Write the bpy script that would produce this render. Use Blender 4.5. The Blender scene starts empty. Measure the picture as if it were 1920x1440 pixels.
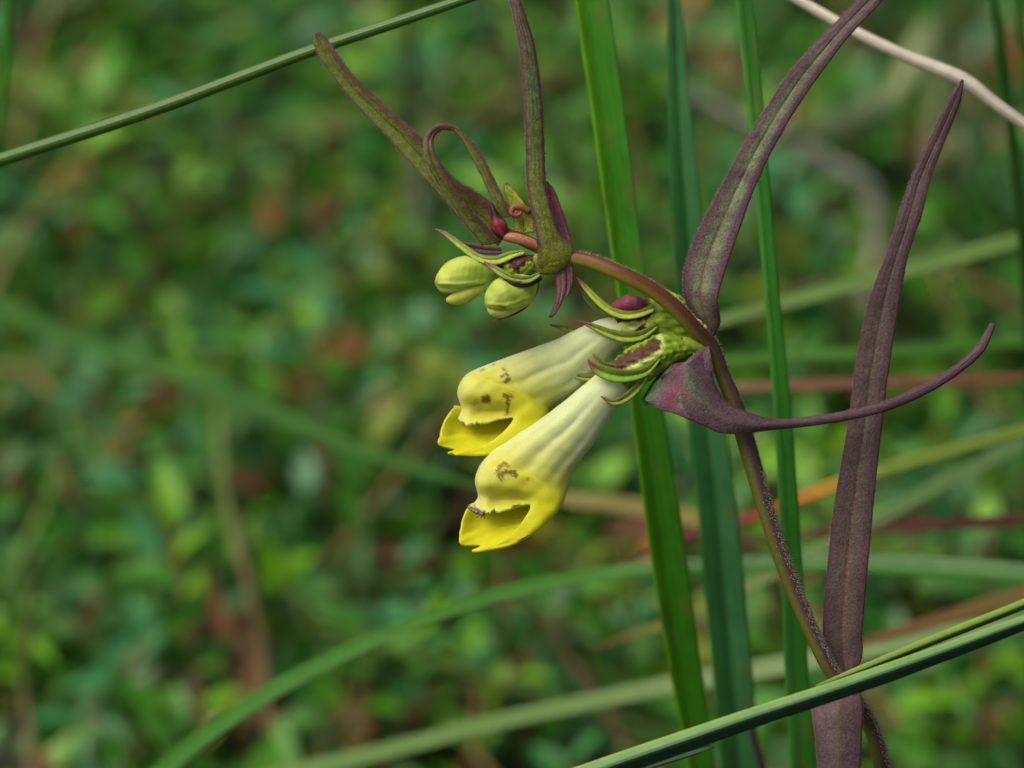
import bpy, math, random
import numpy as np

# ------------------------------------------------------------------ camera, sky, sun, exposure
K = 1.0 / 32000.0            # metres for one photograph pixel at the focus plane (frame = 60 mm wide)
DF = 8000.0                  # focus distance in those units (0.25 m)
PITCH = math.radians(31.0)
H0 = 0.112                   # height of the focus point above the ground
SP, CP = math.sin(PITCH), math.cos(PITCH)
FWD = np.array([0.0, CP, -SP]); UPV = np.array([0.0, SP, CP]); RGT = np.array([1.0, 0.0, 0.0])
CAM = np.array([0.0, 0.0, H0]) - FWD * DF * K

scene = bpy.context.scene
col = scene.collection
cam_d = bpy.data.cameras.new('camera'); cam = bpy.data.objects.new('camera', cam_d); col.objects.link(cam)
cam.location = CAM; cam.rotation_euler = (math.radians(90) - PITCH, 0, 0)
cam_d.sensor_width = 36.0; cam_d.lens = 36.0 * DF / 1920.0
cam_d.clip_start = 0.01; cam_d.clip_end = 500.0
cam_d.dof.use_dof = True; cam_d.dof.focus_distance = DF * K
cam_d.dof.aperture_fstop = 36.0
scene.camera = cam

SUN_EL, SUN_AZ = math.radians(60), math.radians(262)   # azimuth measured from +y (view direction) clockwise
world = bpy.data.worlds.new('World'); scene.world = world; world.use_nodes = True
wn = world.node_tree.nodes; wl = world.node_tree.links
sky = wn.new('ShaderNodeTexSky'); sky.sky_type = 'NISHITA'; sky.sun_disc = False
sky.sun_elevation = SUN_EL; sky.sun_rotation = SUN_AZ
sky.air_density = 1.0; sky.dust_density = 9.0; sky.ozone_density = 1.0
wl.new(sky.outputs[0], wn['Background'].inputs[0]); wn['Background'].inputs[1].default_value = 0.085
sun_d = bpy.data.lights.new('sun', 'SUN'); sun = bpy.data.objects.new('sun', sun_d); col.objects.link(sun)
sun_d.energy = 1.5; sun_d.angle = math.radians(60); sun_d.color = (1.0, 0.96, 0.87)
sun.rotation_euler = (math.radians(90) - SUN_EL, 0, math.pi - SUN_AZ)
scene.view_settings.view_transform = 'Standard'; scene.view_settings.look = 'None'
scene.view_settings.gamma = 1.0; scene.view_settings.exposure = 0.62
scene.cycles.use_denoising = True
scene.cycles.max_bounces = 8


# ------------------------------------------------------------------ helpers
def toW(a):
    a = np.asarray(a, float); s = (DF + a[..., 2:3]) / DF
    return CAM + FWD * (DF + a[..., 2:3]) * K + s * K * ((a[..., 0:1] - 960) * RGT + (720 - a[..., 1:2]) * UPV)

def toQ(w):
    w = np.asarray(w, float) - CAM; z = w @ FWD / K; s = z / DF
    return np.stack([w @ RGT / K / s + 960, 720 - w @ UPV / K / s, z - DF], -1)

def ground_under(q, ox=0.0, oy=0.0, z=-0.004):
    """photo-space point on the ground below the given photo-space point, shifted by metres"""
    w = toW(np.array(q[:3], float)); return list(toQ(np.array([w[0] + ox, w[1] + oy, z])))

def on_ground(px, py, z=0.0):
    """world point where the sight line of a photograph pixel meets height z"""
    d = FWD * DF * K + K * ((px - 960) * RGT + (720 - py) * UPV)
    t = (z - CAM[2]) / d[2]; return CAM + d * t

def lin(r, g, b):
    c = np.array([r, g, b]) / 255.0
    return np.where(c <= 0.04045, c / 12.92, ((c + 0.055) / 1.055) ** 2.4)

def spl(p, n, key=3):
    """smooth curve through rows of p (chord length over the first key columns), n samples"""
    p = np.asarray(p, float)
    if len(p) == 2: p = np.array([p[0], (p[0] + p[1]) / 2, p[1]])
    t = np.concatenate([[0], np.cumsum(np.maximum(np.linalg.norm(np.diff(p[:, :key], axis=0), axis=1), 1e-6) ** 0.75)])
    t /= t[-1]; return herm(p, t, np.linspace(0, 1, n))

def herm(p, t, x):
    d = np.diff(p, axis=0) / np.diff(t)[:, None]
    m = np.empty_like(p); m[0] = d[0]; m[-1] = d[-1]
    h = np.diff(t)
    m[1:-1] = (d[:-1] * h[1:, None] + d[1:] * h[:-1, None]) / (h[1:] + h[:-1])[:, None]
    i = np.clip(np.searchsorted(t, x, side='right') - 1, 0, len(t) - 2)
    hh = (t[i + 1] - t[i])[:, None]; s = ((x - t[i])[:, None]) / hh
    return ((2*s**3-3*s**2+1)*p[i] + (s**3-2*s**2+s)*hh*m[i] + (-2*s**3+3*s**2)*p[i+1] + (s**3-s**2)*hh*m[i+1])

def smooth(x, a, b):
    t = np.clip((x - a) / (b - a), 0, 1); return t * t * (3 - 2 * t)

def mixc(a, b, f):
    f = np.asarray(f)[..., None]; return np.asarray(a) * (1 - f) + np.asarray(b) * f

def make_mesh(name, V, F, C=None, UV=None, smooth_=True):
    me = bpy.data.meshes.new(name)
    V = np.asarray(V, np.float32)
    quads = np.asarray(F, np.int32)
    nv, nf, w = len(V), len(quads), quads.shape[1]
    me.vertices.add(nv); me.vertices.foreach_set('co', V.ravel())
    me.loops.add(nf * w); me.loops.foreach_set('vertex_index', quads.ravel())
    me.polygons.add(nf); me.polygons.foreach_set('loop_start', np.arange(0, nf * w, w, dtype=np.int32))
    me.polygons.foreach_set('use_smooth', np.full(nf, smooth_))
    me.update(calc_edges=True)
    if C is not None:
        at = me.color_attributes.new('Col', 'FLOAT_COLOR', 'POINT')
        at.data.foreach_set('color', np.concatenate([np.asarray(C, np.float32), np.ones((nv, 1), np.float32)], 1).ravel())
    if UV is not None:
        uv = me.uv_layers.new(name='UVMap')
        uv.data.foreach_set('uv', np.asarray(UV, np.float32)[quads.ravel()].ravel())
    return me

def grid_normals(G, closed):
    du = np.gradient(G, axis=0)
    if closed: dv = (np.roll(G, -1, 1) - np.roll(G, 1, 1)) / 2
    else: dv = np.gradient(G, axis=1)
    n = np.cross(du, dv); return n / np.maximum(np.linalg.norm(n, axis=-1, keepdims=True), 1e-12)

def sheet(name, G, C, thick=None, closed=False, caps=False, Cback=None):
    """G: (n, m, 3) world grid. thick in metres (array or number) gives it two faces and rims."""
    n, m = G.shape[:2]
    uu, vv = np.meshgrid(np.linspace(0, 1, m), np.linspace(0, 1, n))
    UV = np.stack([uu, vv], -1).reshape(-1, 2); C = np.broadcast_to(C, G.shape).reshape(-1, 3)
    mm = m if closed else m - 1
    i, j = np.meshgrid(np.arange(n - 1), np.arange(mm), indexing='ij'); j2 = (j + 1) % m
    F = np.stack([i*m+j, i*m+j2, (i+1)*m+j2, (i+1)*m+j], -1).reshape(-1, 4)
    if thick is None:
        V = G.reshape(-1, 3)
        if caps:
            V = np.concatenate([V, G[0].mean(0)[None], G[-1].mean(0)[None]]); b = n * m
            C = np.concatenate([C, C[:1], C[-1:]]); UV = np.concatenate([UV, [[.5, 0], [.5, 1]]])
            a = np.arange(0, m); a2 = (a + 1) % m
            F = np.concatenate([F, np.stack([a2, a, np.full(m, b), np.full(m, b)], -1), np.stack([(n-1)*m+a, (n-1)*m+a2, np.full(m, b+1), np.full(m, b+1)], -1)])
            # degenerate quads become triangles below
            me = bpy.data.meshes.new(name)
            me.from_pydata([tuple(v) for v in V], [], [tuple(f[:3]) if f[2] == f[3] else tuple(f) for f in F.tolist()])
            me.polygons.foreach_set('use_smooth', np.full(len(me.polygons), True))
            at = me.color_attributes.new('Col', 'FLOAT_COLOR', 'POINT')
            at.data.foreach_set('color', np.concatenate([C, np.ones((len(C), 1))], 1).astype(np.float32).ravel())
            uv = me.uv_layers.new(name='UVMap'); li = np.empty(len(me.loops), np.int32); me.loops.foreach_get('vertex_index', li)
            uv.data.foreach_set('uv', UV[li].astype(np.float32).ravel()); me.update()
            return me
        return make_mesh(name, V, F, C, UV)
    N = grid_normals(G, closed); t = np.broadcast_to(np.asarray(thick, float), G.shape[:2])[..., None] / 2
    A = (G + N * t).reshape(-1, 3); B = (G - N * t).reshape(-1, 3); o = n * m
    R = []
    a = np.arange(mm); a2 = (a + 1) % m
    R.append(np.stack([a2, a, o + a, o + a2], -1)); L = (n - 1) * m
    R.append(np.stack([L + a, L + a2, o + L + a2, o + L + a], -1))
    if not closed:
        b = np.arange(n - 1) * m
        R.append(np.stack([b, b + m, o + b + m, o + b], -1)); b = b + m - 1
        R.append(np.stack([b + m, b, o + b, o + b + m], -1))
    F = np.concatenate([F, F[:, ::-1] + o] + R)
    Cb = C if Cback is None else np.broadcast_to(Cback, G.shape).reshape(-1, 3)
    return make_mesh(name, np.concatenate([A, B]), F, np.concatenate([C, Cb]), np.concatenate([UV, UV]))

class Thing:
    """an Empty at the thing's base; every part is placed relative to it"""
    def __init__(s, name, base, label, cat, group=None):
        s.o = bpy.data.objects.new(name, None); col.objects.link(s.o); s.base = np.array(base, float)
        s.o.location = s.base; s.o.empty_display_size = 0.005
        s.o['label'] = label; s.o['category'] = cat
        if group: s.o['group'] = group
    def add(s, name, me, mat, parent=None, label=None, stuff=False):
        co = np.empty(len(me.vertices) * 3, np.float32); me.vertices.foreach_get('co', co)
        me.vertices.foreach_set('co', (co.reshape(-1, 3) - s.base).astype(np.float32).ravel()); me.update()
        o = bpy.data.objects.new(name, me); col.objects.link(o); o.parent = parent or s.o
        me.materials.append(mat)
        if label: o['label'] = label
        if stuff: o['kind'] = 'stuff'
        return o

def single(name, me, mat, label, cat, base, group=None):
    co = np.empty(len(me.vertices) * 3, np.float32); me.vertices.foreach_get('co', co)
    me.vertices.foreach_set('co', (co.reshape(-1, 3) - np.asarray(base)).astype(np.float32).ravel()); me.update()
    o = bpy.data.objects.new(name, me); col.objects.link(o); o.location = base; me.materials.append(mat)
    o['label'] = label; o['category'] = cat
    if group: o['group'] = group
    return o

# ------------------------------------------------------------------ materials
def material(name, rough=0.5, spec=0.5, transl=0.0, noise=(), bump=(), sheen=0.0, sss=0.0, vein=0.0, ao=None):
    """colour from the mesh's Col attribute; noise = [(scale per metre, amount)], bump = [(scale, strength, distance)]"""
    m = bpy.data.materials.new(name); m.use_nodes = True; nt = m.node_tree; n, l = nt.nodes, nt.links
    b = n['Principled BSDF']; out = n['Material Output']
    at = n.new('ShaderNodeAttribute'); at.attribute_name = 'Col'
    tc = n.new('ShaderNodeTexCoord'); c = at.outputs['Color']
    for sc, am in noise:
        t = n.new('ShaderNodeTexNoise'); t.inputs['Scale'].default_value = sc; t.inputs['Detail'].default_value = 3
        l.new(tc.outputs['Object'], t.inputs['Vector'])
        r = n.new('ShaderNodeMapRange'); r.inputs[1].default_value = 0.3; r.inputs[2].default_value = 0.7
        r.inputs[3].default_value = 1 - am; r.inputs[4].default_value = 1 + am; l.new(t.outputs[0], r.inputs[0])
        x = n.new('ShaderNodeVectorMath'); x.operation = 'SCALE'; l.new(c, x.inputs[0]); l.new(r.outputs[0], x.inputs['Scale']); c = x.outputs[0]
    nrm = None
    if vein:
        uv = n.new('ShaderNodeUVMap'); sx = n.new('ShaderNodeSeparateXYZ'); l.new(uv.outputs[0], sx.inputs[0])
        mu = n.new('ShaderNodeMath'); mu.operation = 'MULTIPLY'; mu.inputs[1].default_value = 2 * math.pi * 13; l.new(sx.outputs[0], mu.inputs[0])
        si = n.new('ShaderNodeMath'); si.operation = 'SINE'; l.new(mu.outputs[0], si.inputs[0])
        bp = n.new('ShaderNodeBump'); bp.inputs['Strength'].default_value = vein; bp.inputs['Distance'].default_value = 3e-5
        l.new(si.outputs[0], bp.inputs['Height']); nrm = bp.outputs[0]
        r = n.new('ShaderNodeMapRange'); r.inputs[1].default_value = -1; r.inputs[3].default_value = 0.9; r.inputs[4].default_value = 1.1
        l.new(si.outputs[0], r.inputs[0]); x = n.new('ShaderNodeVectorMath'); x.operation = 'SCALE'; l.new(c, x.inputs[0]); l.new(r.outputs[0], x.inputs['Scale']); c = x.outputs[0]
    for sc, st, di in bump:
        t = n.new('ShaderNodeTexNoise'); t.inputs['Scale'].default_value = sc; t.inputs['Detail'].default_value = 2
        l.new(tc.outputs['Object'], t.inputs['Vector'])
        bp = n.new('ShaderNodeBump'); bp.inputs['Strength'].default_value = st; bp.inputs['Distance'].default_value = di
        l.new(t.outputs[0], bp.inputs['Height'])
        if nrm: l.new(nrm, bp.inputs['Normal'])
        nrm = bp.outputs[0]
    l.new(c, b.inputs['Base Color']); b.inputs['Roughness'].default_value = rough
    b.inputs['Specular IOR Level'].default_value = spec
    if sheen:
        b.inputs['Sheen Weight'].default_value = sheen; b.inputs['Sheen Roughness'].default_value = 0.4
    if sss:
        b.inputs['Subsurface Weight'].default_value = sss; b.inputs['Subsurface Radius'].default_value = (1.0, 0.8, 0.25); b.inputs['Subsurface Scale'].default_value = 0.0006
    if nrm: l.new(nrm, b.inputs['Normal'])
    if transl:
        tr = n.new('ShaderNodeBsdfTranslucent'); mx = n.new('ShaderNodeMixShader'); mx.inputs[0].default_value = transl
        l.new(c, tr.inputs[0]); l.new(b.outputs[0], mx.inputs[1]); l.new(tr.outputs[0], mx.inputs[2]); l.new(mx.outputs[0], out.inputs[0])
    return m

M_BRACT = material('bract_skin', 0.5, 0.22, 0.1, [(8000, .34), (2200, .16), (24000, .2)], [(9000, .7, 6e-5)], sheen=.04)
M_STEM = material('stem_skin', 0.4, 0.25, 0.0, [(6000, .18), (20000, .12)], [(12000, .4, 3e-5)])
M_HAIR = material('plant_hair', 0.5, 0.4, 0.3)
M_PETAL = material('petal', 0.5, 0.3, 0.3, [(1500, .05), (14000, .05)], [(16000, .25, 3e-5), (2500, .12, 1e-4)], sheen=.12, sss=.35)
M_CALYX = material('calyx_skin', 0.45, 0.2, 0.12, [(5000, .14), (16000, .1)], [(9000, .45, 6e-5)])
M_GRASS = material('grass_skin', 0.4, 0.27, 0.18, [(900, .08), (5000, .05)], [], vein=.5)
M_RUSH = material('rush_skin', 0.35, 0.45, 0.0, [(900, .08), (5000, .05)], [], vein=.25)
M_STRAW = material('straw_skin', 0.6, 0.3, 0.1, [(600, .12), (4000, .1)], [(3000, .3, 5e-5)], vein=.4)
M_COVER = material('cover_leaf', 0.33, 0.42, 0.25, [(500, .15)], [(900, .2, 2e-4)])
M_LITTER = material('litter_skin', 0.75, 0.2, 0.0, [(700, .25), (3000, .2)], [(1500, .5, 3e-4)])
M_INSECT = material('insect_shell', 0.25, 0.6, 0.0, [(9000, .3)], [])

def soil_material():
    m = bpy.data.materials.new('soil'); m.use_nodes = True; n, l = m.node_tree.nodes, m.node_tree.links
    b = n['Principled BSDF']; tc = n.new('ShaderNodeTexCoord')
    t = n.new('ShaderNodeTexNoise'); t.inputs['Scale'].default_value = 90; t.inputs['Detail'].default_value = 8
    l.new(tc.outputs['Object'], t.inputs['Vector'])
    r = n.new('ShaderNodeValToRGB'); e = r.color_ramp.elements
    e[0].position = .3; e[0].color = (*lin(30, 24, 18), 1); e[1].position = .7; e[1].color = (*lin(92, 70, 46), 1)
    x = e.new(.55); x.color = (*lin(52, 52, 28), 1)
    l.new(t.outputs[0], r.inputs[0]); l.new(r.outputs[0], b.inputs['Base Color']); b.inputs['Roughness'].default_value = .9
    bp = n.new('ShaderNodeBump'); bp.inputs['Distance'].default_value = .004; bp.inputs['Strength'].default_value = .7
    l.new(t.outputs[0], bp.inputs['Height']); l.new(bp.outputs[0], b.inputs['Normal'])
    return m
M_SOIL = soil_material()

# ------------------------------------------------------------------ the ground
def ground():
    t = np.linspace(-1, 1, 161); g = np.sign(t) * (0.35 * np.abs(t) + 40 * np.abs(t) ** 6)
    X, Y = np.meshgrid(g, g + 0.15)
    Z = -0.002 + 0.004 * np.sin(X * 41 + 1) * np.sin(Y * 37) + 0.002 * np.sin(X * 97) * np.cos(Y * 113)
    Z = np.where(np.abs(X) + np.abs(Y) > 3, -0.004, Z)
    V = np.stack([X, Y, Z], -1); n = len(t)
    i, j = np.meshgrid(np.arange(n - 1), np.arange(n - 1), indexing='ij')
    F = np.stack([i*n+j, i*n+j+1, (i+1)*n+j+1, (i+1)*n+j], -1).reshape(-1, 4)
    me = make_mesh('ground', V.reshape(-1, 3), F); me.materials.append(M_SOIL)
    o = bpy.data.objects.new('ground', me); col.objects.link(o); o['kind'] = 'structure'
ground()

# ------------------------------------------------------------------ shape makers in photograph space
def tube_mesh(name, pts, n=60, m=14, colf=None, flat=1.0, px=True):
    """pts rows (x, y, d, radius) in photograph pixels at the focus plane"""
    p = spl(pts, n); W = toW(p[:, :3]); s = K
    r = np.maximum(p[:, 3], .2) * s * (DF + p[:, 2]) / DF
    T = np.gradient(W, axis=0); T /= np.linalg.norm(T, axis=1, keepdims=True)
    u = np.cross(T, FWD); u /= np.linalg.norm(u, axis=1, keepdims=True); v = np.cross(u, T)
    a = np.linspace(0, 2 * np.pi, m, endpoint=False)
    G = W[:, None] + r[:, None, None] * (np.cos(a)[None, :, None] * u[:, None] + np.sin(a)[None, :, None] * v[:, None] * flat)
    vv = np.repeat(np.linspace(0, 1, n)[:, None], m, 1); aa = np.repeat(a[None], n, 0)
    C = colf(vv, aa) if callable(colf) else np.broadcast_to(colf, G.shape)
    return sheet(name, G, C, closed=True, caps=True)

def ribbon_grid(L, R, n=60, m=13, fold=0.0, power=1.4, wave=0.0, curl=0.0, seed=0, fold_at=0.5, rough=0.0):
    l, r = spl(L, n), spl(R, n)
    u = np.linspace(0, 1, m)
    Q = l[:, None, :] * (1 - u)[None, :, None] + r[:, None, :] * u[None, :, None]
    w = np.linalg.norm((r - l)[:, :2], axis=1)
    f = np.where(u < fold_at, u / fold_at, (1 - u) / (1 - fold_at))
    Q[..., 2] += w[:, None] * fold * (f ** power)[None] * 1.0
    Q[..., 2] -= w[:, None] * curl * (np.abs(2 * u - 1) ** 6)[None]
    if rough:
        ph = np.random.default_rng(seed + 40).uniform(0, 6, 8); v = np.linspace(0, 1, n)
        e0 = sum(np.sin(v * f + p) for f, p in zip((19, 37, 71, 113), ph)) * rough; e1 = sum(np.sin(v * f + p) for f, p in zip((23, 41, 67, 127), ph[4:])) * rough
        dirn = (r - l) / np.maximum(np.linalg.norm(r - l, axis=1, keepdims=True), 1e-6)
        Q -= (dirn * e0[:, None] * np.minimum(1, w / 20)[:, None])[:, None, :] * ((1 - u) ** 2)[None, :, None]
        Q += (dirn * e1[:, None] * np.minimum(1, w / 20)[:, None])[:, None, :] * (u ** 2)[None, :, None]
        Q[..., 2] += rough * 3.0 * np.exp(-((u - .5) / .06) ** 2)[None] - rough * 1.2 * np.exp(-((np.abs(u - .5) - .1) / .06) ** 2)[None]
        Q[..., 2] += rough * .9 * np.sin(v[:, None] * w.mean() * 1.1 + np.abs(u - .5)[None] * 26 + ph[0]) * (1 - np.abs(2 * u - 1))[None]
    if wave:
        g = np.random.default_rng(seed); ph = g.uniform(0, 6, 3); v = np.linspace(0, 1, n)[:, None]
        Q[..., 2] += wave * (2 * u[None] - 1) * np.sin(v * 23 + ph[0]) + wave * .6 * np.sin(v * 11 + ph[1])
    return Q

def leaf_mesh(name, L, R, colf, thick=7.0, n=60, m=13, back=None, **k):
    Q = ribbon_grid(L, R, n, m, **k); G = toW(Q)
    U, Vv = np.meshgrid(np.linspace(0, 1, m), np.linspace(0, 1, n))
    C = colf(U, Vv, Q) if callable(colf) else np.broadcast_to(colf, G.shape)
    s = (DF + Q[..., 2]) / DF
    e = np.minimum(1, .35 + 1.6 * np.minimum(U, 1 - U) * 2)      # thinner towards the margins
    return sheet(name, G, C, thick=thick * K * s * e, Cback=(C if back is None else mixc(C, back, np.full(C.shape[:2], .6)))), Q

def center_edges(c, roll=0.0, n=40):
    """rows (x, y, d, half width) to two edges; roll tips the blade about its own length"""
    p = spl(c, n); t = np.gradient(p[:, :2], axis=0); t /= np.linalg.norm(t, axis=1, keepdims=True)
    nn = np.stack([t[:, 1], -t[:, 0]], -1); cr, sr = math.cos(roll), math.sin(roll)
    L, R = p[:, :3].copy(), p[:, :3].copy(); h = p[:, 3:4]
    L[:, :2] += nn * h * cr; R[:, :2] -= nn * h * cr; L[:, 2:] += h * sr; R[:, 2:] -= h * sr
    return L, R

def blade_mesh(name, c, colf, roll=0.0, thick=6.0, n=60, m=9, **k):
    L, R = center_edges(c, roll, n)
    return leaf_mesh(name, L, R, colf, thick, n, m, **k)[0]

def loft(rings, n=40, m=28, tip=True):
    """rings rows (Dx, Dy, Vx, Vy, half depth, centre depth) to a closed photo-space grid"""
    r = np.array(rings, float); key = np.concatenate([(r[:, 0:2] + r[:, 2:4]) / 2, r[:, 5:6], r], 1)
    p = spl(key, n)[:, 3:]
    a = np.linspace(0, 2 * np.pi, m, endpoint=False)
    c = (p[:, 0:2] + p[:, 2:4]) / 2; h = (p[:, 0:2] - p[:, 2:4]) / 2
    Q = np.empty((n, m, 3))
    Q[..., :2] = c[:, None] + np.cos(a)[None, :, None] * h[:, None]
    Q[..., 2] = p[:, 5:6] - np.sin(a)[None] * p[:, 4:5]
    return Q

def seg_dist(Q, pts):
    """distance in photo pixels from every grid point to a polyline"""
    best = np.full(Q.shape[:-1], 1e9); P = Q[..., :2]
    for a, b in zip(pts[:-1], pts[1:]):
        a, b = np.array(a, float), np.array(b, float); ab = b - a
        t = np.clip(((P - a) @ ab) / max(ab @ ab, 1e-9), 0, 1)
        best = np.minimum(best, np.linalg.norm(P - a - t[..., None] * ab, axis=-1))
    return best

def vnoise(Q, scale, seed=0):
    """cheap smooth noise over photo space, about -1..1"""
    g = np.random.default_rng(seed); s = 0
    for i in range(6):
        k = g.normal(size=3); k /= np.linalg.norm(k); s = s + np.sin(Q @ k * (1.0 + i * .45) / scale * 2.2 + g.uniform(0, 6.28))
    return s / 2.6

def hair_mesh(name, pos, dirs, length, rad, colr, seed=0):
    """short tapered hairs: three-sided spikes at pos along dirs (metres)"""
    g = np.random.default_rng(seed); n = len(pos)
    dirs = dirs + g.normal(0, .25, dirs.shape); dirs /= np.linalg.norm(dirs, axis=1, keepdims=True)
    ln = length * g.uniform(.5, 1.2, (n, 1))
    a = np.cross(dirs, np.array([.3, .5, .8])); a /= np.linalg.norm(a, axis=1, keepdims=True); b = np.cross(dirs, a)
    V = np.stack([pos + rad * a, pos + rad * (-.5 * a + .87 * b), pos + rad * (-.5 * a - .87 * b), pos + dirs * ln], 1).reshape(-1, 3)
    i = np.arange(n)[:, None] * 4
    F = np.concatenate([i + np.array([0, 1, 3]), i + np.array([1, 2, 3]), i + np.array([2, 0, 3])])
    return make_mesh(name, V, F, np.broadcast_to(colr, V.shape))

def margin_hairs(name, Q, length=5.0, per=3, colr=lin(150, 130, 130), seed=0, out=.8):
    """fine hairs along both margins of a leaf grid"""
    g = np.random.default_rng(seed); G = toW(Q); N = grid_normals(G, False); P, D = [], []
    for j, k in ((0, 1), (-1, -2)):
        e = G[:, j]; o = e - G[:, k]; o /= np.maximum(np.linalg.norm(o, axis=1, keepdims=True), 1e-9)
        for _ in range(per):
            t = g.uniform(0, len(e) - 1.001, len(e)); i = t.astype(int); f = (t - i)[:, None]
            P.append(e[i] * (1 - f) + e[i + 1] * f); D.append(o[i] * out - FWD * g.uniform(-.3, .6, (len(e), 1)))
    return hair_mesh(name, np.concatenate(P), np.concatenate(D), length * K, .55 * K, colr, seed)

# ------------------------------------------------------------------ the cow-wheat plant
node_low = [1640, 1390, 30]
stem_base = ground_under([1700, 1600, 200], -0.004, 0.002)
plant = Thing('cow_wheat_plant', toW(np.array(stem_base)), 'purple-leaved flowering plant with two pale yellow flowers and narrow purple bracts', 'plant')

def stem_col(v, a):
    lit = lin(88, 72, 58); red = lin(112, 62, 48); grn = lin(98, 100, 38)
    base = mixc(lin(66, 50, 42), lin(90, 48, 28), smooth(v, .74, .9))
    side = np.cos(a)                                 # +1 = one flank of the stem, -1 = the other
    g = mixc(lin(84, 88, 28), lin(128, 116, 34), smooth(v, .7, .95))
    return mixc(base, g, smooth(side, -.15, .5) * .85)

stem_pts = [stem_base + [17], [1705, 1620, 500, 17], [1658, 1450, 60, 16], [1632, 1360, 40, 15], [1590, 1295, 10, 15], [1559, 1258, 0, 15],
            [1520, 1180, 0, 15], [1480, 1085, 0, 16], [1450, 1000, 0, 16], [1421, 905, 2, 16.5], [1398, 825, 4, 17], [1378, 760, 6, 16],
            [1354, 700, 4, 14], [1331, 645, -8, 15], [1306, 620, -26, 15], [1270, 581, -42, 15.5], [1222, 543, -50, 15], [1160, 511, -48, 14.5],
            [1105, 489, -30, 13.5], [1062, 480, -8, 12], [1020, 468, 4, 12], [975, 447, 8, 12], [945, 436, 8, 9], [932, 430, 8, 6]]
stem = plant.add('stem', tube_mesh('stem', stem_pts, 220, 18, stem_col), M_STEM)

# stem hairs: two rows of pale down along the stem
def stem_hairs():
    p = spl(stem_pts, 1600); W = toW(p[:, :3]); r = p[:, 3:4] * K
    T = np.gradient(W, axis=0); T /= np.linalg.norm(T, axis=1, keepdims=True)
    u = np.cross(T, FWD); u /= np.linalg.norm(u, axis=1, keepdims=True); v = np.cross(u, T)
    g = np.random.default_rng(5); P, D = [], []
    vis = (p[:, 1] < 1500)
    for k in range(4):
        low = smooth(np.arange(1600) / 1600, .68, .72)[:, None]
        ang = (math.radians(218) + g.normal(0, .34, (1600, 1)))
        ang = ang * (1 - low) + (math.radians(182) + g.normal(0, .25, (1600, 1))) * low
        d = np.cos(ang) * u + np.sin(ang) * v
        keep = vis & (g.uniform(size=1600) < np.where(low[:, 0] > .5, .22, .95))
        P.append((W + d * r * .97)[keep]); D.append((d - T * .5)[keep])
    return hair_mesh('hairs', np.concatenate(P), np.concatenate(D), 7 * K, .7 * K, lin(190, 178, 150), 3)
plant.add('hairs', stem_hairs(), M_HAIR, stem, stuff=True)

PUR_E, PUR, GRY = lin(78, 42, 52), lin(78, 56, 60), lin(100, 118, 80)
def purple_leaf(green=.6, lo=.15, hi=.9, mid_red=0.0, base_green=0.0, edge=lin(72, 40, 46), main=PUR, grn=GRY, vlo=.0):
    def f(U, V, Q):
        c = np.abs(2 * U - 1); n1 = vnoise(Q, 26, 3); n2 = vnoise(Q, 60, 8)
        a = (1 - smooth(c, .25, .8)) * green * (.75 + .35 * n1) * smooth(V, vlo, vlo + .1) * (1 - smooth(V, lo, hi))
        C = mixc(main, grn, np.clip(a, 0, 1))
        C = mixc(C, edge, smooth(c, .78, .98) * .85)
        C = mixc(C, lin(120, 50, 62), np.exp(-((U - .5) / .05) ** 2) * mid_red * (1 - smooth(V, .1, .45)))
        C = mixc(C, lin(70, 84, 42), np.exp(-((U - .5) / .035) ** 2) * .25)
        C = C * (1 + .12 * n2)[..., None]
        return np.clip(C, 0, 1)
    return f

def add_leaf(name, L, R, colf, thick=7, hair=5, n=130, m=25, label=None, seed=1, mat=M_BRACT, **k):
    me, Q = leaf_mesh(name, L, R, colf, thick, n, m, rough=.2, seed=seed, **k)
    o = plant.add(name, me, mat, label=label)
    if hair: plant.add('hairs', margin_hairs('hairs', Q, hair, 4, lin(140, 112, 118), seed), M_HAIR, o, stuff=True)
    return o

# long bract leaning up past the dry straw
add_leaf('bract',
    [[1322, 628, 10], [1306, 600, 4], [1284, 560, 0], [1283, 505, -6], [1300, 452, -8], [1344, 365, -4], [1395, 270, 4], [1431, 211, 8], [1475, 142, 14], [1537, 73, 24], [1603, 4, 36], [1660, -62, 50], [1712, -122, 62]],
    [[1336, 636, 6], [1350, 606, -14], [1346, 566, -30], [1360, 508, -24], [1378, 455, -16], [1413, 357, -8], [1453, 273, 0], [1490, 208, 4], [1533, 146, 10], [1588, 73, 20], [1654, 0, 34], [1696, -60, 48], [1716, -120, 62]],
    purple_leaf(.95, .25, 1.0, .8), fold=.07, wave=1.5, seed=4, label='long purple bract with greyish green centre')
# tall lanceolate leaf of the lower node
add_leaf('leaf',
    [[1576, 1268, 20], [1548, 1225, 28], [1543, 1188, 34], [1548, 1097, 40], [1559, 988, 44], [1566, 937, 46], [1581, 846, 48], [1595, 755, 50], [1606, 675, 50], [1632, 555, 52], [1650, 505, 54], [1665, 467, 54], [1690, 383, 58], [1716, 313, 62], [1745, 255, 66], [1789, 168, 76], [1803, 149, 80]],
    [[1592, 1268, 20], [1614, 1240, 24], [1617, 1188, 28], [1627, 1061, 34], [1634, 990, 38], [1643, 894, 40], [1657, 773, 42], [1664, 710, 44], [1678, 620, 46], [1694, 521, 48], [1705, 470, 50], [1727, 408, 54], [1745, 335, 60], [1770, 270, 64], [1800, 193, 74], [1807, 152, 80]],
    purple_leaf(.4, .2, .95, .55, main=lin(72, 55, 54), grn=lin(84, 84, 62)), fold=.05, wave=1.8, hair=4, seed=9, label='tall narrow dull purple leaf')
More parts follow.
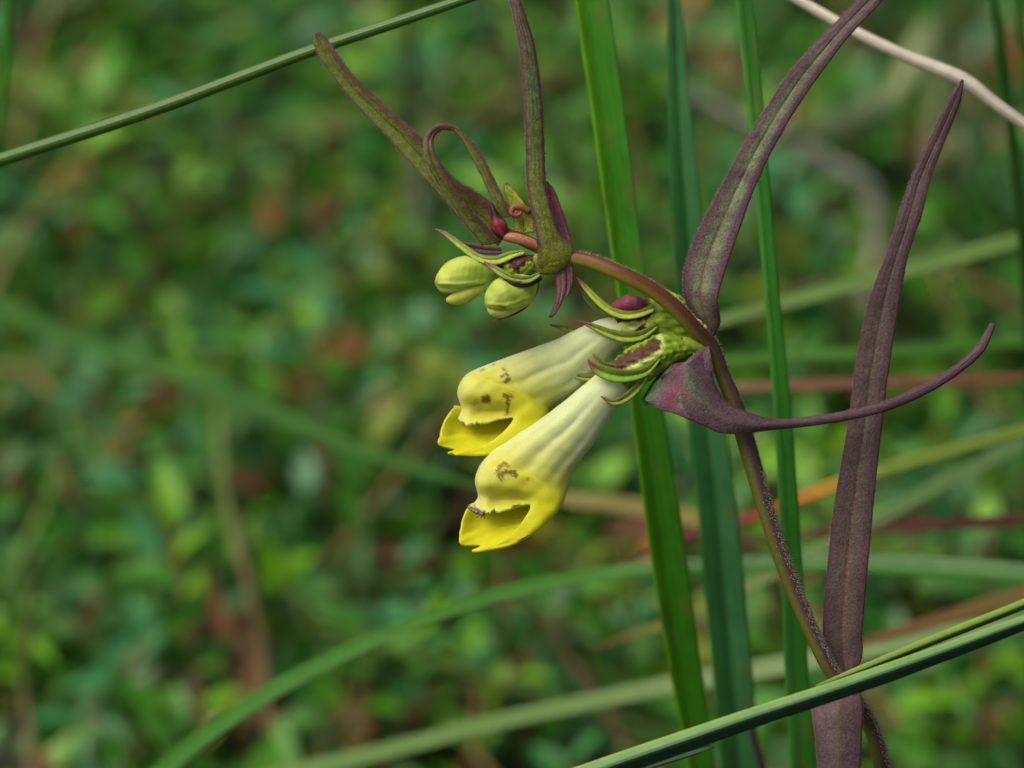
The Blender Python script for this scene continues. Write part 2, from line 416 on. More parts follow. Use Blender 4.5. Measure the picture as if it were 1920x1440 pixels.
# its partner, hanging towards the viewer
add_leaf('leaf',
    [[1568, 1268, 4], [1530, 1300, -30], [1524, 1330, -48], [1529, 1375, -66], [1533, 1440, -84], [1540, 1560, -100], [1556, 1700, -90], [1574, 1800, -70]],
    [[1590, 1266, 4], [1612, 1292, -30], [1617, 1320, -48], [1617, 1360, -66], [1613, 1440, -84], [1604, 1560, -100], [1590, 1700, -90], [1578, 1800, -70]],
    purple_leaf(.12, .2, .95, .1, main=lin(78, 56, 60)), fold=-.08, wave=1.5, hair=3, seed=12, label='drooping purple leaf below the crossing grass')
# horn bract: broad base with a long curved horn to the right
hornL = [[1328, 652, -22], [1334, 700, -34], [1348, 736, -40], [1368, 758, -42], [1400, 772, -40], [1440, 784, -36], [1484, 785, -30], [1576, 772, -22], [1650, 755, -16], [1705, 733, -8], [1780, 693, 6], [1832, 648, 18], [1857, 606, 30]]
hornR = [[1240, 708, -36], [1256, 768, -52], [1282, 781, -58], [1316, 797, -60], [1348, 811, -58], [1388, 813, -50], [1432, 808, -40], [1576, 791, -26], [1654, 773, -18], [1712, 751, -10], [1790, 707, 4], [1846, 656, 16], [1867, 608, 30]]
def horn_col(U, V, Q):
    f = purple_leaf(.35, .05, .25, 0, main=lin(80, 58, 66))(U, V, Q)
    f = mixc(f, lin(86, 84, 34), smooth(U, .72, .95) * smooth(V, .2, .3) * (1 - smooth(V, .55, .75)) * .85)
    f = mixc(f, lin(116, 48, 70), np.exp(-((U - .62) / .1) ** 2) * (1 - smooth(V, .04, .2)) * .4)
    f = mixc(f, lin(112, 128, 96), np.exp(-((U - .45) / .08) ** 2) * (1 - smooth(V, .06, .22)) * .3)
    return f * 0.95
add_leaf('bract', hornL, hornR, horn_col, fold=-.14, thick=9, wave=0, hair=3, n=110, m=21, label='horn-shaped purple bract curving up to a point')
# the spread base of that bract, reaching left under the calyx
add_leaf('bract_base',
    [[1330, 650, -24], [1306, 660, -28], [1284, 680, -34], [1262, 684, -34], [1240, 705, -34], [1222, 728, -34], [1210, 748, -34]],
    [[1338, 700, -30], [1330, 756, -38], [1318, 792, -58], [1290, 785, -60], [1262, 774, -56], [1236, 767, -48], [1212, 752, -36]],
    lambda U, V, Q: np.clip(mixc(mixc(mixc(lin(90, 66, 76), lin(116, 46, 66), np.clip(np.exp(-(seg_dist(Q, [(1268, 690), (1256, 760)]) / 9) ** 2) * .8, 0, 1)),
        lin(104, 120, 86), np.exp(-(seg_dist(Q, [(1288, 690), (1278, 760)]) / 7) ** 2) * .6), lin(100, 132, 80), np.exp(-(seg_dist(Q, [(1246, 690), (1212, 745)]) / 13) ** 2) * .9) * (1 + .1 * vnoise(Q, 14, 2))[..., None], 0, 1),
    fold=-.06, thick=7, hair=3, n=60, m=25, label='broad purple bract base streaked magenta and green')
# pale green flank of the bract tucked under the calyx
add_leaf('bract_base', [[1300, 655, -6], [1262, 672, -4], [1228, 710, 0], [1203, 748, 6]], [[1310, 668, -4], [1280, 700, 0], [1244, 738, 6], [1210, 762, 10]],
    lambda U, V, Q: mixc(lin(92, 130, 66), lin(128, 140, 112), smooth(U, .2, .9)), fold=-.15, thick=6, hair=0, n=30, m=9)

# ---- upper bracts
olive = lambda U, V, Q: np.clip(mixc(mixc(mixc(lin(92, 100, 36), lin(70, 86, 44), smooth(V, .2, .6)), lin(80, 40, 44), smooth(np.abs(2 * U - 1), .5, .94)),
        lin(82, 48, 52), smooth(V, .5, .95) * .9) * (1 + .16 * vnoise(Q, 18, 5))[..., None], 0, 1)
olive2 = lambda U, V, Q: np.clip(mixc(mixc(lin(88, 100, 36), lin(82, 42, 44), smooth(U, .6, .88) * .8 + .6 * smooth(1 - U, .88, 1)), lin(104, 62, 62), smooth(V, .95, 1.0))
        * (1 + .14 * vnoise(Q, 16, 6))[..., None] + np.exp(-((U - .5) / .05) ** 2)[..., None] * .02, 0, 1)
# upright front bract, cupped at its base
add_leaf('bract',
    [[1030, 508, -22], [1010, 498, -36], [1008, 466, -38], [998, 396, -32], [989, 350, -26], [986, 262, -16], [983, 175, -6], [974, 87, 6], [955, 0, 20], [940, -60, 32], [924, -110, 40]],
    [[1062, 496, -22], [1074, 470, -24], [1052, 436, -26], [1032, 384, -24], [1024, 350, -20], [1021, 292, -12], [1018, 219, -4], [1012, 146, 4], [997, 64, 14], [975, 0, 22], [952, -60, 32], [926, -110, 40]],
    lambda U, V, Q: mixc(olive(U, V, Q), lin(116, 122, 30), (1 - smooth(V, .02, .14)) * .8), fold=-.05, wave=1.2, seed=21, label='upright olive bract edged dark purple')
# cup below it
add_leaf('bract_base', [[1004, 476, -26], [1030, 474, -28], [1056, 470, -24], [1074, 466, -14]], [[988, 504, -18], [1014, 514, -24], [1044, 512, -22], [1072, 490, -12]],
    lambda U, V, Q: mixc(lin(122, 128, 36), lin(96, 60, 60), smooth(U, .82, 1.0) * .8) * (1 + .15 * vnoise(Q, 9, 3))[..., None], fold=-.2, thick=6, hair=0, n=30, m=11)
add_leaf('bract_tooth', [[1040, 508, -16], [1044, 535, -12], [1043, 560, -8], [1034, 588, -2], [1031, 595, 0]], [[1060, 506, -14], [1062, 535, -10], [1056, 560, -6], [1040, 590, -2], [1033, 595, 0]],
    purple_leaf(.1, main=lin(140, 100, 100), edge=lin(116, 76, 80)), fold=.1, hair=3, n=30, m=9)
add_leaf('bract_tooth', [[1056, 502, -12], [1064, 520, -12], [1064, 540, -10], [1060, 556, -8]], [[1074, 496, -10], [1075, 520, -8], [1070, 542, -6], [1062, 557, -6]],
    purple_leaf(.1, main=lin(132, 92, 94), edge=lin(106, 66, 72)), fold=.1, hair=3, n=24, m=9)
# dark purple bract behind it
add_leaf('bract', [[1050, 478, -4], [1040, 440, 0], [1028, 395, 6], [1022, 360, 10], [1023, 340, 12]], [[1074, 470, -8], [1069, 442, -2], [1054, 395, 4], [1036, 352, 10], [1025, 341, 12]],
    purple_leaf(.12, main=lin(104, 58, 66), edge=lin(74, 36, 44)), fold=.25, hair=4, n=40)
# long bract to the upper left
add_leaf('bract',
    [[935, 460, 16], [910, 445, 16], [869, 420, 18], [838, 384, 20], [808, 350, 22], [741, 274, 28], [677, 207, 34], [633, 155, 38], [595, 99, 42], [587, 74, 44], [588, 64, 45]],
    [[948, 440, 12], [936, 404, 10], [919, 379, 10], [885, 355, 12], [852, 335, 14], [793, 262, 22], [717, 192, 30], [656, 134, 36], [618, 80, 40], [606, 66, 43], [594, 60, 45]],
    olive2, fold=.2, wave=1.2, seed=31, label='long olive bract with purple upper margin')
# the bract that bends over into a loop: its rising limb
add_leaf('bract',
    [[906, 462, -14], [880, 430, -22], [840, 373, -34], [815, 335, -38], [802, 309, -38], [795, 280, -34], [799, 256, -24], [812, 240, -10], [830, 234, 2], [846, 238, 10]],
    [[936, 452, -14], [908, 420, -22], [876, 384, -30], [851, 350, -34], [822, 302, -34], [812, 278, -30], [811, 264, -20], [818, 250, -8], [831, 243, 2], [845, 245, 10]],
    lambda U, V, Q: mixc(olive2(U, V, Q), lin(98, 62, 56), smooth(V, .62, .8)), fold=.3, wave=.8, hair=4, seed=32, label='olive bract curling over into a loop')
add_leaf('bract',
    [[926, 412, 6], [922, 378, 4], [905, 335, 4], [880, 288, 6], [864, 260, 8], [846, 241, 8], [832, 236, 6]],
    [[962, 404, 2], [953, 390, 0], [928, 340, 2], [898, 281, 4], [872, 252, 6], [850, 237, 8], [833, 233, 6]],
    olive2, fold=.2, hair=3, seed=33, label='narrow olive bract meeting the loop at its tip')
# small yellow-green bract and its curled tip
add_leaf('bract', [[966, 440, 14], [962, 404, 14], [951, 374, 16], [946, 352, 18], [948, 343, 18]], [[1002, 436, 8], [998, 404, 8], [985, 384, 10], [962, 355, 16], [951, 344, 18]],
    lambda U, V, Q: mixc(lin(136, 142, 44), lin(150, 82, 74), smooth(V, .9, 1) + .5 * smooth(U, .9, 1)), fold=.2, hair=3, n=30)
plant.add('bract_tooth', tube_mesh('bract_tooth', [[992, 396, 0, 7], [976, 388, -4, 7], [962, 390, -6, 6], [960, 400, -6, 5], [970, 404, -6, 4], [978, 399, -8, 2]], 30, 10, lambda v, a: mixc(lin(138, 92, 52), lin(150, 70, 78), smooth(v, .3, .8))), M_CALYX)
# young bud, round and crimson with a beak
plant.add('young_bud', tube_mesh('young_bud', [[948, 446, 4, 6], [943, 438, 0, 12], [937, 427, -2, 15.5], [932, 416, -2, 14], [929, 406, -2, 8.5], [925, 394, -2, 5.5], [921, 382, 0, 2.5]], 40, 18,
    lambda v, a: mixc(mixc(lin(112, 34, 48), lin(150, 78, 48), np.clip(.1 + .8 * np.sin(a * 2 + 7 * v) * np.sin(a * 5 - 8 * v + 1), 0, 1)), lin(60, 26, 34), smooth(v, .45, .65))), M_CALYX, label='round crimson young bud with a dark beak')
plant.add('pedicel', tube_mesh('pedicel', [[1010, 462, -6, 9], [985, 452, -8, 10], [962, 446, -6, 10], [946, 444, -2, 8]], 24, 12, lambda v, a: mixc(lin(150, 96, 74), lin(148, 146, 60), .5 + .5 * np.sin(a))), M_STEM)

# ------------------------------------------------------------------ flowers
ANG = np.radians([0, 35, 75, 110, 140, 163, 182, 215, 250, 285, 325])
def corolla(tube, mouth, lipc, hoodc, stains, seed, nU=150, nV=170, notches=()):
    """tube: rows (Dx, Dy, Vx, Vy, w); mouth: 11 columns of rings (x, y, d)"""
    tube = np.array(tube, float); ncol = len(ANG); nr = len(tube) + len(mouth[0])
    R = np.zeros((nr, ncol, 3))
    for i, r in enumerate(tube):
        c = (r[0:2] + r[2:4]) / 2; h = (r[0:2] - r[2:4]) / 2
        R[i, :, :2] = c + np.cos(ANG)[:, None] * h; R[i, :, 2] = r[5] - np.sin(ANG) * r[4]
    for j in range(ncol): R[len(tube):, j] = np.array(mouth[j], float)
    # around (periodic), then along
    t = np.concatenate([ANG - 2 * np.pi, ANG, ANG + 2 * np.pi]); x = np.linspace(0, 2 * np.pi, nU, endpoint=False)
    R2 = np.stack([herm(np.concatenate([R[i]] * 3), t, x) for i in range(nr)])
    s = np.linspace(0, 1, nr); v = np.linspace(0, 1, nV); Q = np.empty((nV, nU, 3)); g = np.random.default_rng(seed)
    jag = .006 * np.abs(np.interp(np.arange(nU), np.arange(0, nU + 4, 3), g.normal(size=len(np.arange(0, nU + 4, 3)))) + .5 * g.normal(size=nU))
    hood = (np.abs((x + np.pi) % (2 * np.pi) - np.pi) < 1.85)
    vm = 1 - jag * np.where(hood, 2.2, .15)
    for a0, wd, dp in notches: vm = vm - dp * np.exp(-((x - a0) / wd) ** 2)
    for j in range(nU): Q[:, j] = herm(R2[:, j], s, v * vm[j])
    V, U = np.meshgrid(v, x, indexing='ij'); th = (U + np.pi) % (2 * np.pi) - np.pi
    for sg in (1, -1):                       # long flutes down the tube
        for a0, wd, dp in ((1.45, .2, 6), (.8, .16, 2), (2.2, .2, 2.5)):
            Q[..., 2] += sg * dp * np.exp(-((th - sg * a0) / wd) ** 2) * smooth(V, .1, .3) * (1 - smooth(V, .52, .66))
    for a0, wd, dp in ((3.3, .1, 4), (2.75, .06, 3)):      # folds of the lower lip
        Q[..., 2] -= dp * np.exp(-((U - a0) / wd) ** 2) * smooth(V, .68, .86)
    Q[..., :2] += (.5 * vnoise(Q, 26, seed + 5) * smooth(V, .1, .3))[..., None]; Q[..., 2] += 1.0 * vnoise(Q, 30, seed + 7) * smooth(V, .1, .3)
    lip = smooth(np.abs(th), .9, 2.4) * smooth(V, .26, .8)
    mo = smooth(V, .16, .62) * (.45 + .55 * smooth(np.abs(th), .15, .8))
    C = mixc(lin(210, 222, 168), lin(212, 210, 76), mo)
    C = mixc(C, lin(212, 214, 120), smooth(V, .6, .68) * (1 - smooth(V, .72, .8)) * (1 - smooth(np.abs(th), .5, 1.3)) * .7)
    C = mixc(C, lin(216, 214, 26), lip)
    rib = np.exp(-((np.abs(th) - 1.75) / .13) ** 2) + .6 * np.exp(-((np.abs(th) - 1.1) / .1) ** 2)
    C = mixc(C, lin(176, 188, 84), np.clip(rib * .5 * smooth(V, .08, .2) * (1 - smooth(V, .5, .62)), 0, 1))
    edge = smooth(V, .965, 1.0) * (1 - lip)
    C = mixc(C, lin(214, 216, 130), edge * .6)
    near = (Q[..., 2] < np.mean(tube[:, 5]) - 2)
    br = np.zeros(V.shape)
    for pts, wd, st in stains:
        d = seg_dist(Q, pts) + 1.6 * vnoise(Q, 5, seed + 1) + .9 * vnoise(Q, 2.2, seed + 3)
        br = np.maximum(br, (1 - smooth(d, wd * .6, wd * 1.35)) * st)
    C = mixc(C, lin(98, 50, 10), np.clip(br * near, 0, 1) * .92)
    Cb = mixc(C, lin(216, 212, 22), smooth(V, .45, .6) * .9)
    return Q, C, Cb

def add_corolla(spec, label):
    Q, C, Cb = corolla(**spec); G = toW(Q)
    n = grid_normals(G, True); me = sheet('flower', G, Cb, thick=5 * K, closed=True, Cback=C)
    # outward side keeps the petal colour: decide by comparing the first ring's normal with its centre
    if np.sum(n[5] * (G[5] - G[5].mean(0))) > 0: me = sheet('flower', G, C, thick=5 * K, closed=True, Cback=Cb)
    o = plant.add('flower', me, M_PETAL, label=label)
    # down along the margin and the back of the hood
    gg = np.random.default_rng(spec['seed']); cen = G.mean(1, keepdims=True); P, D = [], []
    nV, nU = G.shape[:2]
    for _ in range(900):
        j = int(gg.choice(np.r_[0:46, nU - 46:nU])); i = nV - 1 if gg.uniform() < .35 else int(gg.uniform(.1, .95) * nV)
        r = G[i, j] - cen[i, 0]; r = r / np.linalg.norm(r)
        P.append(G[i, j]); D.append(r + (.8 * (G[-1, j] - G[-6, j]) / np.linalg.norm(G[-1, j] - G[-6, j]) if i == nV - 1 else 0))
    plant.add('hairs', hair_mesh('hairs', np.array(P), np.array(D), 5 * K, .5 * K, lin(214, 218, 160), 4), M_HAIR, o, stuff=True)
    return o

tubeA = [[1172, 664, 1214, 712, 26, -10], [1112, 710, 1163, 755, 31, -14], [1039, 770, 1108, 835, 37, -20], [973, 816, 1072, 884, 42, -24], [926, 848, 1061, 920, 45, -26]]
c = -26
mouthA = [
    [[903, 874, c], [893, 902, c], [899, 931, c], [889, 948, c + 2]],
    [[912, 876, c - 36], [903, 906, c - 38], [909, 934, c - 26], [904, 962, c - 34]],
    [[956, 885, c - 48], [946, 910, c - 50], [942, 937, c - 26], [933, 961, c - 42]],
    [[1012, 908, c - 46], [1004, 928, c - 44], [997, 943, c - 40], [997, 952, c - 40]],
    [[1046, 943, c - 38], [1026, 966, c - 44], [990, 997, c - 52], [944, 1013, c - 56]],
    [[1050, 950, c - 22], [1014, 986, c - 36], [952, 1022, c - 52], [884, 1034, c - 54]],
    [[1046, 948, c - 6], [995, 982, c - 16], [912, 1004, c - 24], [864, 1021, c - 52]],
    [[1030, 938, c + 22], [978, 960, c + 6], [900, 980, c - 4], [864, 990, c - 32]],
    [[1000, 915, c + 42], [968, 934, c + 22], [914, 944, c + 8], [882, 946, c - 8]],
    [[956, 890, c + 46], [946, 912, c + 46], [938, 932, c + 26], [920, 948, c + 32]],
    [[914, 878, c + 34], [905, 906, c + 36], [909, 930, c + 24], [898, 948, c + 26]]]
specA = dict(tube=tubeA, mouth=mouthA, lipc=None, hoodc=None, seed=3, notches=[(3.0, .08, .065), (2.62, .1, .006), (3.5, .1, .008)],
    stains=[([(932, 888), (938, 876), (946, 870), (952, 876)], 3.2, .8), ([(936, 893), (948, 884), (964, 888), (968, 893)], 4.2, .9), ([(940, 900), (942, 884)], 3.5, .8), ([(986, 897), (988, 898)], 2, .5), ([(962, 951), (976, 948)], 1.6, .9)])
fA = add_corolla(specA, 'lower pale yellow two-lipped flower with one brown stain')

dx, dy = -32, -165
def shiftB(m):
    out = []
    for j, colm in enumerate(m):
        rows = []
        for k_, (x, y, d) in enumerate(colm):
            x, y = x + dx, y + dy
            if 4 <= j <= 8:
                a = math.radians(9.0) * (k_ + 1) / 4; X, Y = x - 966, y - 790
                x, y = 966 + X * math.cos(a) - Y * math.sin(a), 790 + X * math.sin(a) + Y * math.cos(a)
            rows.append([x, y, d + 62])
        out.append(rows)
    return out
tubeB = [[1222, 590, 1236, 640, 26, 18], [1130, 600, 1164, 650, 33, 26], [1039, 640, 1096, 722, 37, 34], [968, 666, 1056, 746, 42, 36], [907, 689, 1032, 762, 45, 36]]
mB = shiftB(mouthA)
specB = dict(tube=tubeB, mouth=mB, lipc=None, hoodc=None, seed=8, notches=[(3.02, .07, .05), (2.82, .04, .012), (3.5, .1, .008)],
    stains=[([(910, 747), (914, 748)], 7, .95), ([(888, 754), (893, 752)], 4.5, .4), ([(940, 708), (950, 702), (956, 710), (946, 714), (948, 716)], 2.4, .85), ([(944, 694), (952, 697)], 2, .6),
            ([(946, 742), (960, 742)], 3.2, .85), ([(952, 744), (953, 760), (951, 778)], 3.4, .9), ([(902, 698), (908, 694)], 2.4, .45), ([(924, 686), (928, 685)], 2, .4), ([(912, 712), (914, 712)], 1.6, .4)])
fB = add_corolla(specB, 'upper pale yellow two-lipped flower with several brown stains')

# ---- calyces
LIME, LIME2, DPUR = lin(140, 168, 44), lin(190, 206, 112), lin(70, 6, 26)
def cal_col(patches, pale=(), seed=0, base=LIME):
    def f(Q):
        C = mixc(base, lin(112, 140, 44), np.clip(.5 + .5 * vnoise(Q, 16, seed), 0, 1))
        for pts, w in pale: C = mixc(C, LIME2, (1 - smooth(seg_dist(Q, pts), w * .4, w)) * .9)
        for pts, w in patches:
            d = seg_dist(Q, pts) + 3.0 * vnoise(Q, 9, seed + 2) + 1.5 * vnoise(Q, 3.5, seed + 4)
            C = mixc(C, DPUR, (1 - smooth(d, w * .6, w * 1.15)) * .93)
        return np.clip(C, 0, 1)
    return f
def add_loft(name, rings, colf, parent=None, mat=M_CALYX, n=60, m=40, bumpy=0.0, label=None, seed=0, ribs=0.0, seam=()):
    Q = loft(rings, n, m)
    if ribs:
        ce = Q.mean(1, keepdims=True); aa = np.arange(m) / m * 2 * np.pi
        Q = ce + (Q - ce) * (1 + ribs * np.cos(7 * aa + .6))[None, :, None]
    for pts, wd, dp in seam:
        near = Q[..., 2] < Q[..., 2].mean(1, keepdims=True)
        Q[..., 2] -= dp * np.exp(-(seg_dist(Q, pts) / wd) ** 2) * near
    if bumpy: Q[..., :2] += (bumpy * vnoise(Q, 14, seed))[..., None] * np.array([-.6, -.8]); Q[..., 2] += bumpy * vnoise(Q, 12, seed + 1)
    return plant.add(name, sheet(name, toW(Q), colf(Q), closed=True, caps=True), mat, parent, label)
def tooth(parent, c, colr, tip=lin(116, 62, 66), roll=.2, fold=.3, thick=5, hair=0):
    c = [list(q[:3]) + [q[3] * .88] for q in c]
    f = lambda U, V, Q: np.clip(mixc(mixc(np.asarray(colr) * .82, lin(84, 104, 34), smooth(U, .45, 1) * .75), tip, np.maximum(smooth(V, .7, .95), .5 * smooth(np.abs(2 * U - 1), .8, 1))) * (1 + .12 * vnoise(Q, 9, 4))[..., None], 0, 1)
    return plant.add('calyx_tooth', blade_mesh('calyx_tooth', c, f, roll, thick, 44, 9, fold=fold), M_CALYX, parent)

calA = add_loft('calyx', [[1304, 640, 1306, 664, 9, -10], [1276, 628, 1286, 670, 20, -12], [1246, 624, 1262, 684, 30, -16], [1205, 640, 1232, 704, 36, -20], [1168, 662, 1204, 722, 37, -18], [1140, 684, 1180, 735, 36, -16]],
    cal_col([([(1152, 686), (1180, 672), (1205, 660), (1226, 646)], 15), ([(1188, 706), (1212, 696), (1232, 680)], 8)], [([(1150, 700), (1190, 690), (1226, 674), (1242, 650), (1236, 634)], 9), ([(1148, 682), (1164, 672)], 7)], 3), bumpy=1.6, seed=2, ribs=.035, n=110, m=110, label='lime green calyx with a maroon blotch')
tooth(calA, [[1236, 672, -60, 5], [1212, 696, -64, 10], [1184, 704, -66, 13], [1154, 704, -64, 15], [1124, 694, -58, 13], [1110, 684, -54, 7], [1102, 674, -50, 1]], lin(128, 172, 48))
tooth(calA, [[1170, 690, -40, 8], [1144, 688, -44, 8], [1126, 680, -46, 6], [1116, 670, -48, 4], [1112, 664, -48, 1]], lin(134, 176, 56), tip=lin(140, 100, 80))
tooth(calA, [[1150, 706, -10, 10], [1122, 709, 0, 9], [1090, 707, 4, 7], [1062, 700, 4, 5], [1037, 693, 4, 1]], lin(150, 172, 52))
tooth(calA, [[1212, 706, -50, 6], [1192, 730, -52, 9], [1170, 748, -54, 9], [1152, 754, -52, 7], [1138, 750, -50, 4], [1127, 743, -48, 1]], lin(156, 170, 62))
calB = add_loft('calyx', [[1310, 622, 1312, 648, 9, 2], [1290, 590, 1288, 640, 22, 6], [1255, 566, 1262, 636, 30, 10], [1212, 560, 1224, 634, 36, 14], [1176, 570, 1196, 640, 37, 18], [1148, 588, 1176, 640, 35, 22]],
    cal_col([([(1150, 600), (1180, 598), (1216, 592)], 6), ([(1216, 592), (1206, 612), (1192, 622)], 5.5), ([(1160, 574), (1186, 566), (1206, 568)], 13)], [([(1140, 600), (1180, 620), (1220, 612)], 10)], 6), bumpy=1.6, seed=5, ribs=.035, n=110, m=110, label='lime green calyx streaked maroon')
add_loft('calyx_pouch', [[1142, 574, 1144, 584, 4, -6], [1160, 560, 1164, 586, 16, -10], [1180, 551, 1184, 586, 22, -12], [1202, 558, 1204, 584, 18, -10], [1216, 568, 1216, 580, 6, -6]],
    lambda Q: np.clip(mixc(lin(124, 54, 78), lin(166, 104, 84), np.exp(-(seg_dist(Q, [(1176, 556), (1190, 558)]) / 6) ** 2) * .7) * (1 + .15 * vnoise(Q, 7, 4))[..., None], 0, 1), calB, n=30, m=24)
tooth(calB, [[1226, 578, -24, 7], [1198, 587, -26, 10], [1170, 590, -26, 10], [1142, 580, -24, 9], [1116, 558, -18, 8], [1096, 536, -10, 6], [1078, 516, -2, 1]], lin(178, 198, 66), roll=-.3)
tooth(calB, [[1150, 590, 0, 8], [1124, 580, 6, 10], [1102, 560, 10, 8], [1086, 538, 14, 1]], lin(92, 128, 54), roll=.5)
tooth(calB, [[1232, 610, -20, 6], [1204, 628, -24, 10], [1174, 632, -24, 12], [1146, 626, -20, 10], [1116, 614, -14, 7], [1096, 606, -10, 4], [1082, 601, -8, 1]], lin(152, 176, 52))
tooth(calB, [[1130, 632, 40, 8], [1100, 624, 44, 9], [1072, 618, 46, 7], [1050, 613, 46, 4], [1031, 609, 46, 1]], lin(146, 176, 60))
calC = add_loft('calyx', [[1215, 542, 1216, 556, 8, 30], [1234, 539, 1226, 570, 20, 30], [1262, 548, 1240, 590, 26, 28], [1288, 566, 1262, 610, 26, 22], [1310, 590, 1290, 625, 22, 14], [1326, 612, 1314, 636, 12, 6], [1330, 630, 1324, 642, 6, 2]],
    cal_col([([(1222, 544), (1232, 546)], 6)], [([(1240, 546), (1268, 560)], 7), ([(1300, 590), (1324, 620)], 8)], 9, base=lin(150, 172, 60)), bumpy=4.5, seed=7, label='crumpled lime green calyx behind the stem')
plant.add('pedicel', tube_mesh('pedicel', [[1330, 650, -4, 12], [1306, 650, -10, 14], [1282, 646, -14, 16], [1262, 646, -14, 15]], 24, 14, lambda v, a: mixc(lin(108, 140, 40), lin(150, 170, 60), .5 + .5 * np.sin(a * 2))), M_CALYX)

# ---- buds
def bud_col(seam, seed=0):
    def f(Q):
        C = mixc(lin(196, 212, 92), lin(152, 180, 56), np.clip(.35 + .45 * vnoise(Q, 30, seed), 0, 1))
        for pts, w, cc in seam: C = mixc(C, cc, np.exp(-(seg_dist(Q, pts) / w) ** 2) * .8)
        return C
    return f
b1 = add_loft('flower_bud', [[940, 496, 936, 516, 10, 0], [915, 486, 918, 530, 22, -8], [884, 479, 892, 538, 32, -14], [856, 483, 866, 546, 36, -16], [832, 497, 840, 550, 32, -16], [819, 515, 824, 545, 20, -14], [815, 528, 817, 536, 6, -12]],
    bud_col([([(818, 531), (860, 533), (920, 530)], 2.2, lin(206, 222, 150)), ([(815, 530), (819, 530)], 3, lin(120, 70, 60))], 3), mat=M_PETAL, bumpy=.5, seed=13, n=80, m=80, seam=[([(816, 531), (860, 533), (922, 528)], 3.5, 5), ([(820, 540), (860, 541), (915, 536)], 4, -5), ([(858, 484), (930, 508)], 12, 2)], label='yellow-green flower bud beside a smaller bud')
add_loft('lower_lip', [[908, 530, 912, 546, 10, -12], [888, 534, 892, 558, 17, -16], [862, 542, 866, 570, 18, -18], [845, 552, 848, 571, 12, -18], [836, 560, 838, 567, 4, -18]], lambda Q: mixc(lin(196, 206, 66), lin(210, 216, 110), np.clip(.5 + .5 * vnoise(Q, 14, 2), 0, 1)), b1, M_PETAL, n=40, m=26)
b2 = add_loft('flower_bud', [[1010, 520, 1008, 540, 8, -20], [992, 516, 1000, 562, 24, -30], [962, 514, 984, 576, 33, -40], [936, 520, 958, 584, 34, -48], [918, 536, 934, 586, 28, -54], [909, 556, 918, 584, 16, -56], [909, 570, 912, 578, 5, -56]],
    bud_col([([(914, 574), (950, 580), (990, 566)], 2.2, lin(200, 214, 130)), ([(936, 574), (946, 578)], 4, lin(120, 110, 40))], 5), mat=M_PETAL, bumpy=.5, seed=14, n=80, m=80, seam=[([(912, 570), (950, 574), (1000, 556)], 3.5, 4), ([(914, 579), (950, 583), (990, 570)], 4, -5), ([(930, 526), (950, 548), (954, 572)], 9, 3)], label='smaller yellow-green flower bud under the upright bract')
add_loft('lower_lip', [[985, 564, 988, 574, 8, -34], [958, 574, 966, 586, 14, -46], [934, 578, 940, 596, 15, -54], [920, 576, 924, 593, 11, -58], [913, 578, 916, 588, 4, -58]], lambda Q: mixc(lin(184, 196, 70), lin(206, 212, 120), np.clip(.5 + .5 * vnoise(Q, 12, 6), 0, 1)), b2, M_PETAL, n=40, m=26)
cal1 = add_loft('calyx', [[1000, 478, 1002, 512, 20, -12], [976, 478, 984, 520, 26, -14], [950, 484, 958, 522, 26, -12], [928, 488, 932, 520, 20, -6], [912, 494, 914, 512, 10, 0]],
    cal_col([([(964, 492), (1004, 476)], 13), ([(966, 496), (974, 512)], 6), ([(920, 490), (940, 500)], 8)], [([(946, 476), (980, 476)], 8)], 12), bumpy=1.6, seed=9, n=90, m=90, label='maroon and lime calyx of the two buds')
tooth(cal1, [[984, 472, -30, 5], [958, 478, -36, 9], [930, 488, -38, 10], [900, 484, -34, 9], [872, 466, -26, 8], [846, 446, -18, 6], [828, 434, -12, 4], [816, 430, -10, 1]], lin(172, 194, 70), tip=lin(132, 92, 100), roll=-.35)
tooth(cal1, [[940, 470, -14, 8], [908, 468, -14, 10], [880, 462, -14, 8], [860, 452, -14, 2]], lin(112, 70, 88), roll=.2)
tooth(cal1, [[1012, 514, -62, 5], [990, 524, -70, 8], [962, 522, -74, 9], [938, 510, -70, 8], [922, 500, -60, 6], [908, 492, -50, 3]], lin(140, 164, 60), tip=lin(120, 60, 74), roll=-.3)
tooth(cal1, [[1014, 520, -50, 6], [992, 532, -66, 7], [966, 532, -76, 6], [944, 522, -74, 2]], lin(78, 40, 46), tip=lin(70, 34, 40), roll=.3)
tooth(cal1, [[1008, 522, -24, 6], [1004, 545, -24, 5], [988, 572, -30, 4], [960, 590, -36, 3.5], [928, 602, -40, 1]], lin(92, 60, 56), tip=lin(130, 84, 92), roll=.4)
tooth(cal1, [[842, 500, 16, 6], [836, 496, 18, 4], [834, 488, 20, 1]], lin(120, 80, 90))

